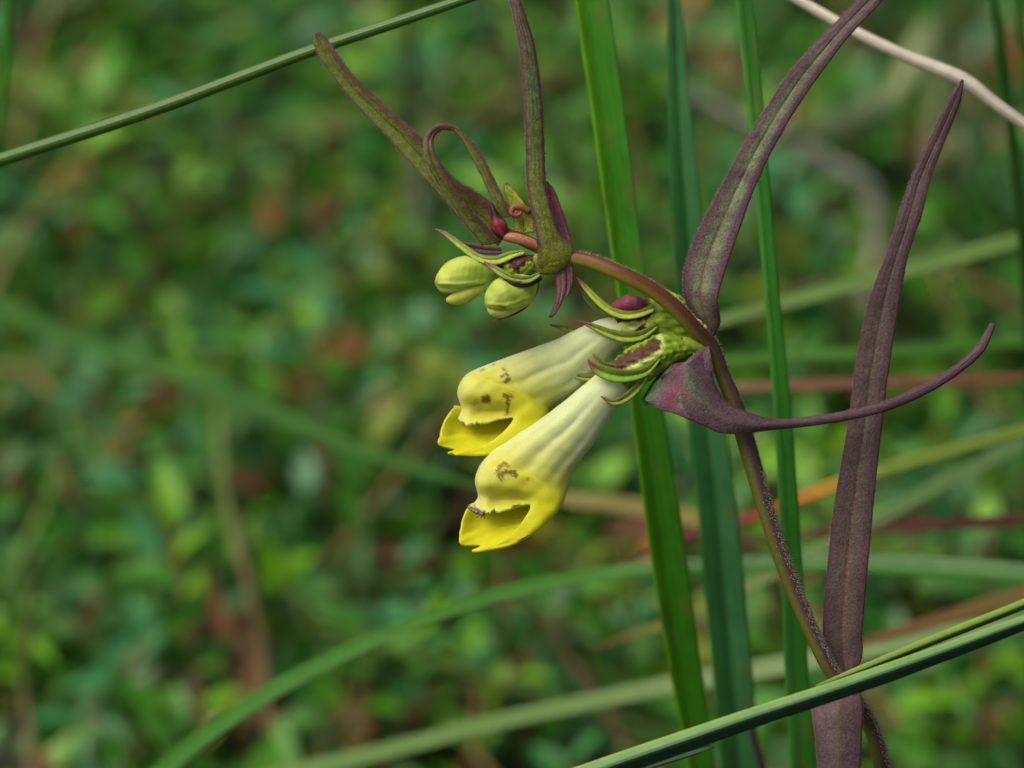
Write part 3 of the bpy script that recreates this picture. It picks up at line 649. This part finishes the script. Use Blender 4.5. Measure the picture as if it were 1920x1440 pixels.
# ------------------------------------------------------------------ the tiny insect on the lower flower
insect = Thing('tiny_insect', toW(np.array([890, 960, -78])), 'tiny dark slender insect clinging to the lower flower\'s lip', 'insect')
ib = insect.add('body', tube_mesh('body', [[878, 952, -66, 1.2], [883, 955, -70, 2.6], [889, 958, -73, 3.4], [896, 961, -75, 4.2], [900, 962, -76, 3.2], [904, 964, -77, 4.6], [908, 964, -77, 3.4], [911, 964, -77, 1.2]], 44, 12,
    lambda v, a: mixc(lin(52, 40, 34), lin(104, 86, 74), .5 + .5 * np.sin(v * 42))), M_INSECT)
insect.add('wing', blade_mesh('wing', [[903, 960, -80, 1.5], [894, 955, -79, 3.2], [886, 951, -76, 2.8], [877, 949, -70, .6]], lin(138, 132, 118), .4, 1.2, 20, 5), M_INSECT)
for x0, x1, y1 in ((903, 901, 972), (899, 893, 970), (906, 908, 973)):
    insect.add('leg', tube_mesh('leg', [[x0, 963, -78, .9], [(x0 + x1) / 2 + 1, 968, -80, .8], [x1, y1, -76, .6]], 10, 6, lin(44, 34, 28)), M_INSECT)
for x1, y1 in ((917, 960), (918, 966)):
    insect.add('antenna', tube_mesh('antenna', [[910, 963, -77, .7], [914, 962, -79, .6], [x1, y1, -79, .5]], 10, 6, lin(44, 34, 28)), M_INSECT)

# ------------------------------------------------------------------ grass around the plant
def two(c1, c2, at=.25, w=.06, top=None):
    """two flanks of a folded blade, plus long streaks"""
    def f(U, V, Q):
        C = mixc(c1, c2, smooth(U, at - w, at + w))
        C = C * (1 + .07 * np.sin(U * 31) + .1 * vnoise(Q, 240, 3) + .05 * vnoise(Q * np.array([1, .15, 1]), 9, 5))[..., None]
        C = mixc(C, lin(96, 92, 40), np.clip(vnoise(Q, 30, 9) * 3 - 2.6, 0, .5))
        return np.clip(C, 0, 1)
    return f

def edge_blade(name, L, R, colf, label, cat='grass', mat=M_GRASS, **k):
    me, Q = leaf_mesh(name, L, R, colf, **k)
    return single(name, me, mat, label, cat, toW(np.array(L[0], float)))

def root_edges(L, R, ox=0, oy=.01, w=14):
    """prepend a rooted base below the frame to two edges listed from the bottom up"""
    m = (np.array(L[0]) + np.array(R[0])) / 2; g = ground_under(m, ox, oy); h = (np.array(m) + np.array(g)) / 2
    hw = (np.array(R[0]) - np.array(L[0])) / 2
    return ([[g[0] - w, g[1], g[2]], list(h - hw * .8)] + L, [[g[0] + w, g[1], g[2]], list(h + hw * .8)] + R)

d = 520
L = [[1290, 1440, d + 260], [1255, 1250, d + 170], [1225, 1075, d + 110], [1203, 915, d + 60], [1183, 760, d + 20], [1165, 600, d], [1142, 440, d - 10], [1108, 200, d - 20], [1078, 0, d - 20], [1050, -200, d], [1030, -420, d + 60]]
R = [[1340, 1440, d + 250], [1315, 1250, d + 160], [1291, 1075, d + 100], [1268, 915, d + 50], [1242, 760, d + 10], [1219, 600, d - 10], [1200, 440, d - 20], [1170, 200, d - 30], [1140, 0, d - 30], [1090, -200, d], [1034, -420, d + 60]]
L, R = root_edges(L, R, .004, .004)
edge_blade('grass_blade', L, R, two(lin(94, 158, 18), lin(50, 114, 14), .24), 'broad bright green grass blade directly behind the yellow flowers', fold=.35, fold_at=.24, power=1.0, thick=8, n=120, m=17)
d = 760
L = [[1352, 1440, d + 200], [1335, 1250, d + 130], [1318, 1075, d + 90], [1305, 915, d + 60], [1290, 800, d + 40], [1276, 640, d + 20], [1264, 500, d], [1253, 250, d], [1252, 0, d], [1254, -200, d + 10]]
R = [[1424, 1440, d + 180], [1410, 1250, d + 110], [1394, 1075, d + 70], [1377, 915, d + 40], [1360, 800, d + 20], [1336, 600, d], [1312, 370, d - 10], [1294, 200, d - 10], [1278, 0, d], [1262, -200, d + 10]]
L, R = root_edges(L, R, .006, .004)
edge_blade('grass_blade', L, R, two(lin(48, 108, 48), lin(56, 112, 60), .5), 'bluish green folded grass blade between the bright broad blade and the stem', fold=.28, fold_at=.5, power=1.0, thick=8, n=120, m=17)
d = 430
L = [[1482, 1440, d + 160], [1472, 1270, d + 110], [1464, 1025, d + 60], [1450, 760, d + 20], [1431, 525, d], [1410, 290, d], [1380, 0, d], [1352, -220, d + 10]]
R = [[1530, 1440, d + 150], [1516, 1270, d + 100], [1502, 1025, d + 50], [1482, 760, d + 10], [1458, 525, d - 10], [1438, 290, d - 10], [1410, 0, d], [1362, -220, d + 10]]
L, R = root_edges(L, R, .002, .004)
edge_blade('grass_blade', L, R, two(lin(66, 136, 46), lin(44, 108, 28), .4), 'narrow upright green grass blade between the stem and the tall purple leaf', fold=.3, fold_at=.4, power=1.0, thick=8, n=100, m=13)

def line_plant(name, pts, colf, label, cat='grass', root=None, tip=None, kind='blade', mat=M_GRASS, roll=.5, fold=.35, thick=6, group=None, n=90, m=9):
    """pts rows (x, y, d, half width); root / tip = 'first' end that runs down to the ground, as metres of offset"""
    p = [list(map(float, q)) for q in pts]
    if root is not None:
        g = ground_under(p[0], *root); mid = [(p[0][0] * .5 + g[0] * .5), p[0][1] * .5 + g[1] * .5, p[0][2] * .5 + g[2] * .5 - 200]
        p = [g + [p[0][3]], mid + [p[0][3]]] + p
    base = toW(np.array(p[0][:3]))
    me = tube_mesh(name, p, n, 12, colf) if kind == 'tube' else blade_mesh(name, p, colf, roll, thick, n, m, fold=fold)
    return single(name, me, mat, label, cat, base, group)

def grad(*stops):
    def f(U, V, Q=None):
        v = V if Q is not None else U
        C = np.zeros(v.shape + (3,)); pos = [s[0] for s in stops]; cc = np.array([s[1] for s in stops])
        for i in range(3): C[..., i] = np.interp(v, pos, cc[:, i])
        return C
    return f
def gradx(*stops):
    xs = [q[0] for q in stops]; cc = np.array([q[1] for q in stops])
    return lambda U, V, Q: np.stack([np.interp(Q[..., 0], xs, cc[:, i]) for i in range(3)], -1) * (1 + .08 * np.sin(U * 24))[..., None]
# rush crossing the upper left
line_plant('rush_stem', [[-420, 430, 520, 13], [-200, 365, 420, 13], [0, 300, 330, 13], [290, 205, 260, 12.5], [590, 93, 200, 11.5], [760, 36, 170, 11], [900, -12, 150, 10], [1150, -110, 120, 8], [1400, -230, 80, 4]],
    lin(56, 92, 16), 'smooth round green rush stem touching the tip of the long olive bract', root=(-.05, .05), kind='tube', mat=M_RUSH)
# arching blade
line_plant('grass_blade', [[150, 1600, 1500, 18], [320, 1432, 1450, 19], [440, 1340, 1420, 18], [560, 1268, 1400, 17], [700, 1200, 1380, 16], [900, 1124, 1360, 15], [1080, 1083, 1340, 15], [1220, 1066, 1320, 16], [1330, 1060, 1320, 17], [1450, 1057, 1320, 18], [1600, 1057, 1320, 20], [1750, 1064, 1320, 22], [1920, 1076, 1320, 22], [2150, 1105, 1350, 18], [2500, 1180, 1400, 2]],
    lambda U, V, Q: mixc(lin(54, 114, 14), lin(104, 144, 90), smooth(Q[..., 0], 1050, 1350) * smooth(1 - U, .15, .5) + .2 * smooth(U, .5, .9)), 'long arching green grass blade passing under the lower flower', root=(-.02, .06), roll=.5, fold=.15)
# pale lower blade
line_plant('grass_blade', [[340, 1510, 2100, 16], [540, 1450, 2050, 17], [700, 1414, 2000, 17], [919, 1357, 1950, 17], [1101, 1317, 1900, 17], [1247, 1287, 1880, 18], [1410, 1258, 1860, 19], [1530, 1236, 1850, 20], [1690, 1205, 1850, 20], [1920, 1165, 1850, 18], [2200, 1110, 1900, 12], [2500, 1060, 1950, 2]],
    lambda U, V, Q: mixc(lin(96, 130, 62), lin(126, 152, 96), smooth(Q[..., 0], 900, 1500)), 'pale greyish green grass blade low behind the broad blades', root=(-.06, .05), roll=.4, fold=.15)
# crossing pair in front
line_plant('grass_blade', [[2350, 1010, 20, 10], [2100, 1102, -60, 12], [1920, 1168, -110, 14], [1790, 1216, -140, 16], [1657, 1264, -165, 18], [1560, 1297, -175, 18], [1402, 1349, -180, 19], [1220, 1412, -180, 21], [1040, 1472, -180, 21], [800, 1530, -170, 16], [560, 1600, -150, 3]],
    lambda U, V, Q: mixc(mixc(lin(22, 58, 34), lin(118, 158, 96), smooth(U, .52, .66)), lin(160, 176, 60), smooth(U, .9, .98)), 'dark folded grass blade crossing in front of the purple stem', root=(.05, .02), roll=.1, fold=-.3, n=140, m=15)  # shaded lower flank and lit upper flank are painted into the colour
line_plant('grass_blade', [[2300, 960, 40, 8], [2080, 1060, -40, 9], [1920, 1132, -90, 10], [1790, 1184, -120, 10], [1680, 1228, -145, 9], [1600, 1260, -152, 7], [1530, 1286, -150, 1.5]],
    lambda U, V, Q: mixc(lin(60, 104, 52), lin(138, 168, 74), smooth(U, .35, .6)), 'slim yellow-green grass blade lying along the dark crossing blade', root=(.04, .02), roll=.4, fold=-.35, n=90, m=11)
line_plant('grass_blade', [[1100, 1480, 40, 8], [1200, 1442, 20, 7], [1280, 1418, 10, 6], [1340, 1400, 0, 2]], lin(52, 84, 56), 'short dark grass tip below the crossing blade', root=(-.01, .02), roll=.4, fold=-.3)
# dry straw
line_plant('dry_straw', [[2350, 480, 560, 10], [2050, 312, 540, 11], [1920, 232, 520, 11], [1860, 190, 510, 12], [1812, 153, 505, 14], [1770, 134, 505, 14], [1700, 106, 510, 12], [1600, 58, 520, 11], [1490, -4, 540, 10], [1380, -70, 560, 8], [1250, -160, 600, 2]],
    lambda v, a: np.clip(mixc(lin(214, 210, 188), lin(176, 164, 144), .5 + .5 * np.sin(a * 5 + 9 * v)) * (1 + .1 * np.sin(v * 61 + a))[..., None], 0, 1), 'pale dry straw kinked behind the tip of the tall purple leaf', 'straw', root=(.05, .06), kind='tube', mat=M_STRAW)

bgp = [
 ('grass_blade', [[2150, 400, 1900, 15], [1910, 450, 1850, 16], [1760, 492, 1820, 16], [1500, 560, 1800, 15], [1350, 602, 1800, 12], [1180, 660, 1850, 3]], lin(98, 130, 62), 'pale green grass blade slanting behind the upper half of the tall purple leaf', (.05, .05)),
 ('grass_blade', [[2200, 722, 1350, 11], [1920, 806, 1320, 12], [1780, 845, 1300, 13], [1640, 885, 1290, 14], [1575, 905, 1285, 14], [1500, 935, 1280, 13], [1390, 976, 1280, 11], [1290, 1004, 1280, 9], [1170, 1050, 1280, 2]],
   gradx((1290, lin(112, 50, 40)), (1400, lin(124, 58, 40)), (1500, lin(176, 100, 46)), (1560, lin(190, 158, 44)), (1640, lin(116, 140, 50)), (1920, lin(108, 134, 50))), 'grass blade with withered orange and red tip behind the tall purple leaf', (.05, .05)),
 ('grass_blade', [[2150, 730, 2000, 14], [1920, 832, 1950, 15], [1780, 900, 1930, 15], [1636, 978, 1900, 15], [1480, 1060, 1900, 12], [1300, 1150, 1950, 10], [1100, 1220, 2000, 2]], gradx((1080, lin(100, 48, 36)), (1130, lin(120, 64, 40)), (1180, lin(124, 126, 52)), (1400, lin(112, 132, 68)), (1640, lin(90, 124, 66)), (1920, lin(90, 124, 66))), 'faded green grass blade under the orange-tipped one', (.05, .05)),
 ('grass_blade', [[2200, 700, 1900, 9], [1920, 708, 1850, 10], [1700, 716, 1830, 11], [1500, 722, 1820, 11], [1360, 728, 1820, 9], [1200, 742, 1850, 2]], gradx((1300, lin(136, 112, 78)), (1600, lin(120, 84, 60)), (1920, lin(110, 76, 52))), 'pinkish brown withered grass blade level behind the horn bract', (.04, .05)),
 ('grass_blade', [[2200, 612, 2300, 10], [1920, 640, 2250, 12], [1700, 658, 2200, 13], [1500, 668, 2200, 12], [1340, 676, 2250, 8], [1200, 690, 2300, 2]], lin(66, 116, 34), 'level green grass blade above the pinkish brown one', (.04, .05)),
 ('grass_blade', [[2200, 958, 2100, 11], [1920, 974, 2050, 12], [1760, 984, 2030, 12], [1640, 990, 2020, 11], [1480, 1004, 2020, 8], [1350, 1020, 2050, 2]], lin(96, 54, 46), 'dark red withered grass blade behind the lower purple leaf', (.04, .05)),
 ('grass_blade', [[2200, 1020, 1700, 14], [1920, 1112, 1650, 16], [1800, 1150, 1630, 15], [1680, 1186, 1620, 10], [1560, 1220, 1640, 2]], gradx((1600, lin(120, 78, 48)), (1900, lin(116, 100, 46))), 'tawny grass blade above the crossing pair', (.04, .05)),
 ('grass_blade', [[-200, 480, 3300, 17], [0, 580, 3200, 18], [150, 640, 3150, 18], [320, 700, 3100, 18], [480, 760, 3050, 17], [640, 830, 3000, 15], [800, 885, 2950, 11], [930, 920, 2900, 3]], lin(60, 104, 44), 'soft green grass blade slanting down behind the flower from the far side', (-.05, .05)),
 ('grass_blade', [[-90, 620, 1800, 9], [-20, 300, 1700, 9], [8, 120, 1650, 9], [16, 0, 1600, 8], [24, -220, 1500, 2]], lin(64, 126, 34), 'upright green grass blade near the low end of the rush stem', (-.02, .02)),
 ('grass_blade', [[1920, 460, 1500, 11], [1898, 260, 1400, 11], [1872, 60, 1300, 10], [1850, -150, 1250, 2]], lin(56, 104, 34), 'upright dark green grass blade crossing under the straw', (.01, .02)),
 ('grass_blade', [[1948, 480, 1500, 9], [1934, 260, 1400, 9], [1916, 60, 1350, 8], [1890, -120, 1300, 2]], lin(62, 112, 38), 'slim upright green grass blade beside the dark one under the straw', (.01, .02)),
 ('grass_blade', [[1070, 300, 3100, 16], [1000, 200, 3000, 16], [950, 90, 2950, 15], [895, -20, 2900, 12], [850, -120, 2900, 2]], lin(176, 176, 140), 'greyish dry grass blade behind the upright olive bract', (.02, .03)),
 ('grass_blade', [[784, 260, 3300, 14], [778, 130, 3200, 15], [762, 40, 3150, 14], [748, -60, 3100, 3]], lin(140, 142, 124), 'short greyish dry blade under the rush stem', (.01, .03)),
 ('grass_blade', [[1808, 260, 3300, 15], [1795, 120, 3200, 16], [1782, 0, 3150, 14], [1770, -100, 3100, 3]], lin(196, 192, 152), 'pale upright dry blade beyond the straw', (.01, .03)),
 ('dry_straw', [[1640, 370, 3100, 20], [1560, 315, 3050, 26], [1480, 270, 3000, 24], [1390, 230, 2980, 22], [1310, 188, 2950, 18], [1250, 150, 2950, 3]], lin(204, 194, 172), 'broad blurred greyish straw behind the narrow upright blade', (.02, .03)),
 ('grass_blade', [[1760, 130, 3400, 18], [1660, 190, 3350, 20], [1540, 245, 3300, 18], [1440, 268, 3300, 10]], lin(164, 172, 122), 'pale sage blade crossing above the greyish straw', (.03, .03)),
 ('twig', [[500, 1290, 3000, 8], [492, 1200, 2950, 12], [470, 1110, 2900, 13], [448, 1010, 2880, 12], [432, 930, 2850, 9], [425, 880, 2850, 3]], lin(150, 134, 92), 'upright beige twig in the leafy carpet', (0, .01)),
 ('twig', [[1170, 1400, 2700, 10], [1120, 1310, 2650, 11], [1060, 1225, 2600, 11], [1005, 1150, 2580, 9], [960, 1080, 2560, 7], [930, 1030, 2550, 3]], lin(160, 132, 92), 'slanting light brown twig under the lower flower', (.01, .01)),
 ('twig', [[940, 980, 2600, 8], [872, 920, 2550, 9], [822, 868, 2500, 9], [786, 826, 2480, 8], [768, 795, 2450, 5]], grad((0, lin(150, 112, 78)), (.7, lin(130, 100, 74)), (1, lin(160, 92, 92))), 'thin curved twig with a pink tip beside the upper flower', (.01, .01)),
 ('twig', [[48, 1300, 3000, 12], [52, 1200, 2950, 12], [60, 1100, 2900, 11], [70, 1040, 2900, 4]], lin(150, 132, 96), 'stubby pale twig standing alone in the leaves', (0, .01)),
 ('dry_straw', [[1360, 990, 2300, 16], [1270, 966, 2280, 18], [1160, 946, 2260, 17], [1060, 936, 2250, 14], [1000, 930, 2250, 3]], lin(132, 126, 70), 'straw-coloured blade end poking out beside the broad blade', (.02, .02)),
 ('twig', [[1440, 1480, 900, 8], [1424, 1420, 860, 7], [1408, 1368, 840, 6], [1398, 1330, 830, 2]], lin(84, 60, 66), 'thin purplish stem tip under the crossing blade', (.01, .02)),
]
for nm, pts, cc, lab, root in bgp:
    f = cc if callable(cc) else (lambda U, V, Q, cc=cc: np.clip(np.broadcast_to(cc, Q.shape) * (1 + .08 * vnoise(Q, 90, 2) + .08 * np.sin(U * 24))[..., None], 0, 1))
    tw = nm == 'twig' or (nm == 'dry_straw' and pts[0][2] > 2400)
    if pts[0][2] > 2400:                      # far ones lie low in the carpet
        hz = np.linspace(.022, .07, len(pts)) if nm == 'grass_blade' else np.linspace(.026, .05, len(pts)); pts = [[q[0], q[1], toQ(on_ground(q[0], q[1], z))[2], q[3] * .9] for q, z in zip(pts, hz)]
        if tw: pts = [q[:3] + [q[3] * .75] for q in pts]
        root = (0, .004)
    if tw: f = (lambda v, a, cc=cc: cc(v, v, v[..., None]) if callable(cc) else np.broadcast_to(cc, v.shape + (3,)))
    line_plant(nm, pts, f, lab, {'grass_blade': 'grass', 'twig': 'twig', 'dry_straw': 'straw'}[nm], root=root, kind='tube' if tw else 'blade', mat=M_STRAW if nm != 'grass_blade' else M_GRASS, roll=(.35 if pts[-1][0] > pts[0][0] else -.35), fold=.12, n=60)

# ------------------------------------------------------------------ the leafy carpet
ST = np.array([0, .15, .38, .62, .84, 1.0]); SW = np.array([.03, .15, .25, .23, .13, .015])
def leaf_template(fold=.35, bend=.3, tw=0.0):
    V = []
    for s, w in zip(ST, SW):
        for k in (-1, 0, 1): V.append([s, k * w, fold * abs(k) * w - bend * s * s + tw * k * w * s])
    F = [[i*3+j, i*3+j+1, i*3+j+4, i*3+j+3] for i in range(5) for j in range(2)]
    return np.array(V), np.array(F)
LT = [leaf_template(.35, .3), leaf_template(.2, .05, .3), leaf_template(.5, .45, -.3), leaf_template(.25, -.15)]
PAL = [lin(54, 112, 28), lin(62, 126, 28), lin(78, 140, 30), lin(54, 118, 52), lin(68, 134, 78), lin(106, 162, 22), lin(124, 144, 40), lin(46, 98, 28)]
PW = np.array([.2, .2, .14, .13, .1, .08, .05, .1]); PW /= PW.sum()

def rot_to(direction, up_roll):
    """frame whose x axis is the direction"""
    x = direction / np.linalg.norm(direction); a = np.cross([0, 0, 1.0], x)
    if np.linalg.norm(a) < 1e-6: a = np.array([0, 1.0, 0])
    a /= np.linalg.norm(a); b = np.cross(x, a)
    y = a * math.cos(up_roll) + b * math.sin(up_roll); return np.stack([x, y, np.cross(x, y)], 1)

def sprig_layout(g, h, nleaf):
    """leaf placements (position, frame, length) of one sprig of height h, and its stem line"""
    lean = g.normal(0, .35, 2) * h; out = []; ph = g.uniform(0, 6.28)
    for i in range(nleaf):
        t = .15 + .85 * (i + .5) / nleaf; p = np.array([lean[0] * t * t, lean[1] * t * t, h * t])
        a = ph + i * 2.4 + g.normal(0, .3); el = g.uniform(.1, 1.25) * (.5 + .6 * t)
        dvec = np.array([math.cos(a) * math.cos(el), math.sin(a) * math.cos(el), math.sin(el)])
        out.append((p, rot_to(dvec, g.normal(0, .35)), g.uniform(.0032, .0064)))
    return out, lean

# joined carpet below and beyond the sprigs that can be told apart
def cover():
    g = np.random.default_rng(21); VV, FF, CC = [], [], []; o = 0
    N = 7200; S = []
    for _ in range(N):
        x, y = g.uniform(-.15, .15), g.uniform(.0, .52)
        if g.uniform() < .25: x, y = g.uniform(-.6, .6), g.uniform(-.3, 1.3)
        S.append((x, y))
    for x, y in S:
        if math.hypot(x, y + .215) < .12: continue
        h = g.uniform(.006, .02); lay, _ = sprig_layout(g, h, 7)
        pc = PAL[g.choice(len(PAL), p=PW)]
        for p, Rm, ln in lay:
            T, F = LT[g.integers(4)]
            V = (T * ln) @ Rm.T + p + np.array([x, y, -.002])
            VV.append(V); FF.append(F + o); o += len(V)
            CC.append(np.broadcast_to(pc * g.uniform(.7, 1.2) if g.uniform() > .06 else lin(130, 84, 50) * g.uniform(.7, 1.2), V.shape))
    me = make_mesh('ground_cover', np.concatenate(VV), np.concatenate(FF), np.clip(np.concatenate(CC), 0, 1)); me.materials.append(M_COVER)
    ob = bpy.data.objects.new('ground_cover', me); col.objects.link(ob); ob['kind'] = 'stuff'
    ob['label'] = 'dense low carpet of small glossy green leaves'; ob['category'] = 'ground cover'
cover()

# dry litter on the soil
def litter():
    g = np.random.default_rng(31); VV, FF, CC = [], [], []; o = 0
    cols = [lin(128, 88, 56), lin(104, 70, 46), lin(150, 116, 78), lin(120, 66, 46), lin(86, 62, 44)]
    for _ in range(2600):
        x, y = g.uniform(-.24, .24), g.uniform(.0, .62)
        T, F = LT[g.integers(4)]; a = g.uniform(0, 6.28)
        Rm = rot_to(np.array([math.cos(a), math.sin(a), g.normal(0, .25)]), g.normal(0, .6))
        V = (T * np.array([1, g.uniform(.4, 1), 1]) * g.uniform(.006, .014)) @ Rm.T + np.array([x, y, g.uniform(.001, .007)])
        VV.append(V); FF.append(F + o); o += len(V); CC.append(np.broadcast_to(cols[g.integers(5)] * g.uniform(.7, 1.2), V.shape))
    for _ in range(260):                       # thin dry stalks lying through the carpet
        x, y = g.uniform(-.15, .15), g.uniform(.02, .52); a = g.uniform(0, 6.28); L_ = g.uniform(.012, .04); hh = g.uniform(.008, .024); w_ = g.uniform(.0003, .0008)
        dv = np.array([math.cos(a), math.sin(a), g.normal(0, .35)]) * L_; sd = np.array([-math.sin(a), math.cos(a), 0]) * w_; up = np.array([0, 0, w_])
        p0 = np.array([x, y, hh]); bow = np.array([g.normal(0, .003), g.normal(0, .003), g.normal(.002, .002)])
        ring = [p0, p0 + dv * .5 + bow, p0 + dv]; V = np.concatenate([[q + sd, q + up, q - sd] for q in ring])
        F = np.array([[i * 3 + j, i * 3 + (j + 1) % 3, i * 3 + 3 + (j + 1) % 3, i * 3 + 3 + j] for i in range(2) for j in range(3)])
        VV.append(V); FF.append(F + o); o += 9; CC.append(np.broadcast_to([lin(140, 122, 80), lin(116, 104, 60), lin(96, 122, 56), lin(88, 116, 50)][g.integers(4)] * g.uniform(.7, 1.1), V.shape))
    me = make_mesh('leaf_litter', np.concatenate(VV), np.concatenate(FF), np.clip(np.concatenate(CC), 0, 1)); me.materials.append(M_LITTER)
    ob = bpy.data.objects.new('leaf_litter', me); col.objects.link(ob); ob['kind'] = 'stuff'
    ob['label'] = 'dry brown leaf litter scattered over the dark soil'; ob['category'] = 'litter'
litter()

# fallen leaves one can tell apart (built further down)
fl = [(400, 690, lin(172, 124, 76), 'tan fallen leaf in the open carpet', .011, .6), (320, 400, lin(178, 136, 88), 'pale tan fallen leaf below the rush stem', .010, .9), (170, 330, lin(170, 118, 70), 'orange-tan fallen leaf just under the rush stem', .010, 2.4),
      (560, 660, lin(150, 92, 54), 'rusty fallen leaf beside the flower buds', .009, .2), (420, 1200, lin(140, 88, 58), 'brown fallen leaf near the upright beige twig', .011, 1.9), (1165, 1045, lin(196, 124, 78), 'bright orange fallen leaf fragment above the arching blade', .006, .2),
      (970, 590, lin(140, 84, 62), 'reddish brown fallen leaf below the buds', .010, .1), (1290, 20, lin(176, 110, 66), 'orange fallen leaf at the top of the bluish blade', .008, 1.4), (700, 1050, lin(116, 60, 50), 'dull red fallen leaf under the lower flower', .011, .3),
      (1560, 450, lin(176, 124, 78), 'tan fallen leaf beyond the long purple bract', .007, 1.2), (1650, 410, lin(190, 178, 156), 'whitish dry leaf beside the tall purple leaf', .008, 1.8), (1820, 430, lin(140, 84, 48), 'rust-coloured fallen leaf under the straw', .008, .4),
      (1840, 1340, lin(168, 110, 72), 'small orange-brown fallen leaf below the crossing pair', .006, .5), (260, 990, lin(132, 82, 54), 'dark tan fallen leaf in a gap of the carpet', .009, 1.1), (860, 1280, lin(150, 104, 72), 'light brown fallen leaf above the pale low blade', .010, 0.1),
      (620, 1350, lin(134, 100, 80), 'greyish brown fallen leaf beside the arching blade root', .011, .5), (110, 840, lin(150, 108, 72), 'long tan fallen leaf under the soft slanting blade', .012, .3), (1000, 1240, lin(144, 84, 58), 'rust-red fallen leaf beside the slanting twig', .008, 1.0),
      (1130, 1010, lin(96, 48, 40), 'dark maroon fallen leaf behind the lower flower', .010, .2), (600, 240, lin(176, 160, 112), 'straw-yellow fallen leaf below the long olive bract', .012, .4), (1730, 300, lin(150, 120, 90), 'beige fallen leaf between the two long purple leaves', .009, .8)]

# sprigs one can tell apart, each with its leaves
LEAFMESH = {}
def shared_leaf(ci, ti):
    if (ci, ti) not in LEAFMESH:
        T, F = LT[ti]; me = make_mesh('leaf', T, F, np.broadcast_to(PAL[ci], T.shape)); me.materials.append(M_COVER); LEAFMESH[ci, ti] = me
    return LEAFMESH[ci, ti]

def sprig(px, py, ci, g, h=None, nleaf=14, mixin=True, scale=1.0):
    h = h or g.uniform(.016, .03); w = on_ground(px, py, h * .75); base = np.array([w[0], w[1], -.002])
    kind = 'yellow-green' if ci in (5, 6) else ('bluish green' if ci in (3, 4) else 'deep green')
    e = bpy.data.objects.new('leafy_sprig', None); col.objects.link(e); e.location = base; e.empty_display_size = .004
    near = min(fl, key=lambda q: np.linalg.norm(on_ground(q[0], q[1], .016)[:2] - base[:2]))[3]
    e['label'] = ' '.join(f'{kind} leafy sprig by the {near}'.split()[:16]); e['category'] = 'sprig'; e['group'] = 'small leafy sprigs in the ground carpet'
    lay, lean = sprig_layout(g, h, nleaf)
    t = np.linspace(0, 1, 8); P = np.stack([lean[0] * t * t, lean[1] * t * t, h * t], 1); a = np.arange(5) / 5 * 2 * np.pi
    G = P[:, None] + np.stack([np.cos(a), np.sin(a), 0 * a], 1)[None] * (.0005 * (1.2 - .7 * t))[:, None, None]
    me = sheet('stem', G, lin(110, 70, 48), closed=True); me.materials.append(M_LITTER)
    so = bpy.data.objects.new('stem', me); col.objects.link(so); so.parent = e
    for p, Rm, ln in lay:
        c2 = ci if g.uniform() < .75 else [0, 1, 2, 3, 7][g.integers(5)]
        lo = bpy.data.objects.new('leaf', shared_leaf(c2, int(g.integers(4)))); col.objects.link(lo); lo.parent = e
        lo.location = p
        from mathutils import Matrix
        lo.rotation_euler = Matrix(Rm.tolist()).to_euler(); lo.scale = (ln * scale,) * 3

g = np.random.default_rng(77)
spots = [(400, 1330, 5), (765, 1310, 5), (420, 1080, 2), (330, 1090, 2), (520, 1010, 5), (120, 190, 5), (150, 210, 6), (620, 560, 2), (300, 300, 2), (740, 390, 5), (1185, 880, 5), (1180, 410, 5), (900, 380, 2),
         (660, 1330, 2), (700, 170, 5), (1800, 560, 2), (1700, 800, 2), (1850, 1230, 5), (1500, 560, 2), (560, 470, 4), (300, 890, 4), (60, 1320, 4), (490, 880, 4), (880, 1230, 4), (960, 1180, 4), (1150, 1160, 4), (1640, 420, 4), (1450, 370, 4),
         (600, 1110, 3), (250, 800, 4), (760, 720, 4), (820, 620, 4), (690, 650, 3), (1050, 210, 2), (1000, 100, 5), (1300, 330, 5), (1880, 450, 2), (1560, 480, 2), (1820, 360, 2), (220, 150, 2), (640, 60, 4), (1150, 60, 5)]
for px, py, ci in spots: sprig(px, py, ci, g, scale=1.1)
for iy in range(9):
    for ix in range(14):
        px = (ix + .5 + g.uniform(-.45, .45)) / 14 * 2040 - 60; py = (iy + .5 + g.uniform(-.45, .45)) / 9 * 1560 - 40
        if g.uniform() < .72: sprig(px, py, int(g.choice(len(PAL), p=PW)), g)

# fallen leaves one can tell apart
def fallen(px, py, cc, lab, length, ang):
    w = on_ground(px, py, .016); T, F = leaf_template(g.uniform(-.2, .5), g.uniform(-.2, .3), g.normal(0, .4))
    Rm = rot_to(np.array([math.cos(ang), math.sin(ang), g.normal(.1, .2)]), g.normal(0, .4))
    V = (T * np.array([.75, .6, .75]) * length) @ Rm.T; cc = np.asarray(cc) * np.array([.5, .55, .46]) + lin(96, 84, 50) * .25; C = np.broadcast_to(cc, V.shape)
    U2 = V - (Rm[:, 2] * .00025)
    Fv = np.concatenate([F, F[:, ::-1] + len(V)])
    rim = []
    order = [i * 3 for i in range(6)] + [16, 17] + [i * 3 + 2 for i in range(4, -1, -1)] + [1]
    for a, b in zip(order, order[1:] + order[:1]): rim.append([b, a, a + len(V), b + len(V)])
    me = make_mesh('fallen_leaf', np.concatenate([V, U2]) + w, np.concatenate([Fv, np.array(rim)]), np.concatenate([C, C]))
    single('fallen_leaf', me, M_LITTER, lab, 'dead leaf', w - Rm[:, 2] * 0)
for a in fl: fallen(*a)
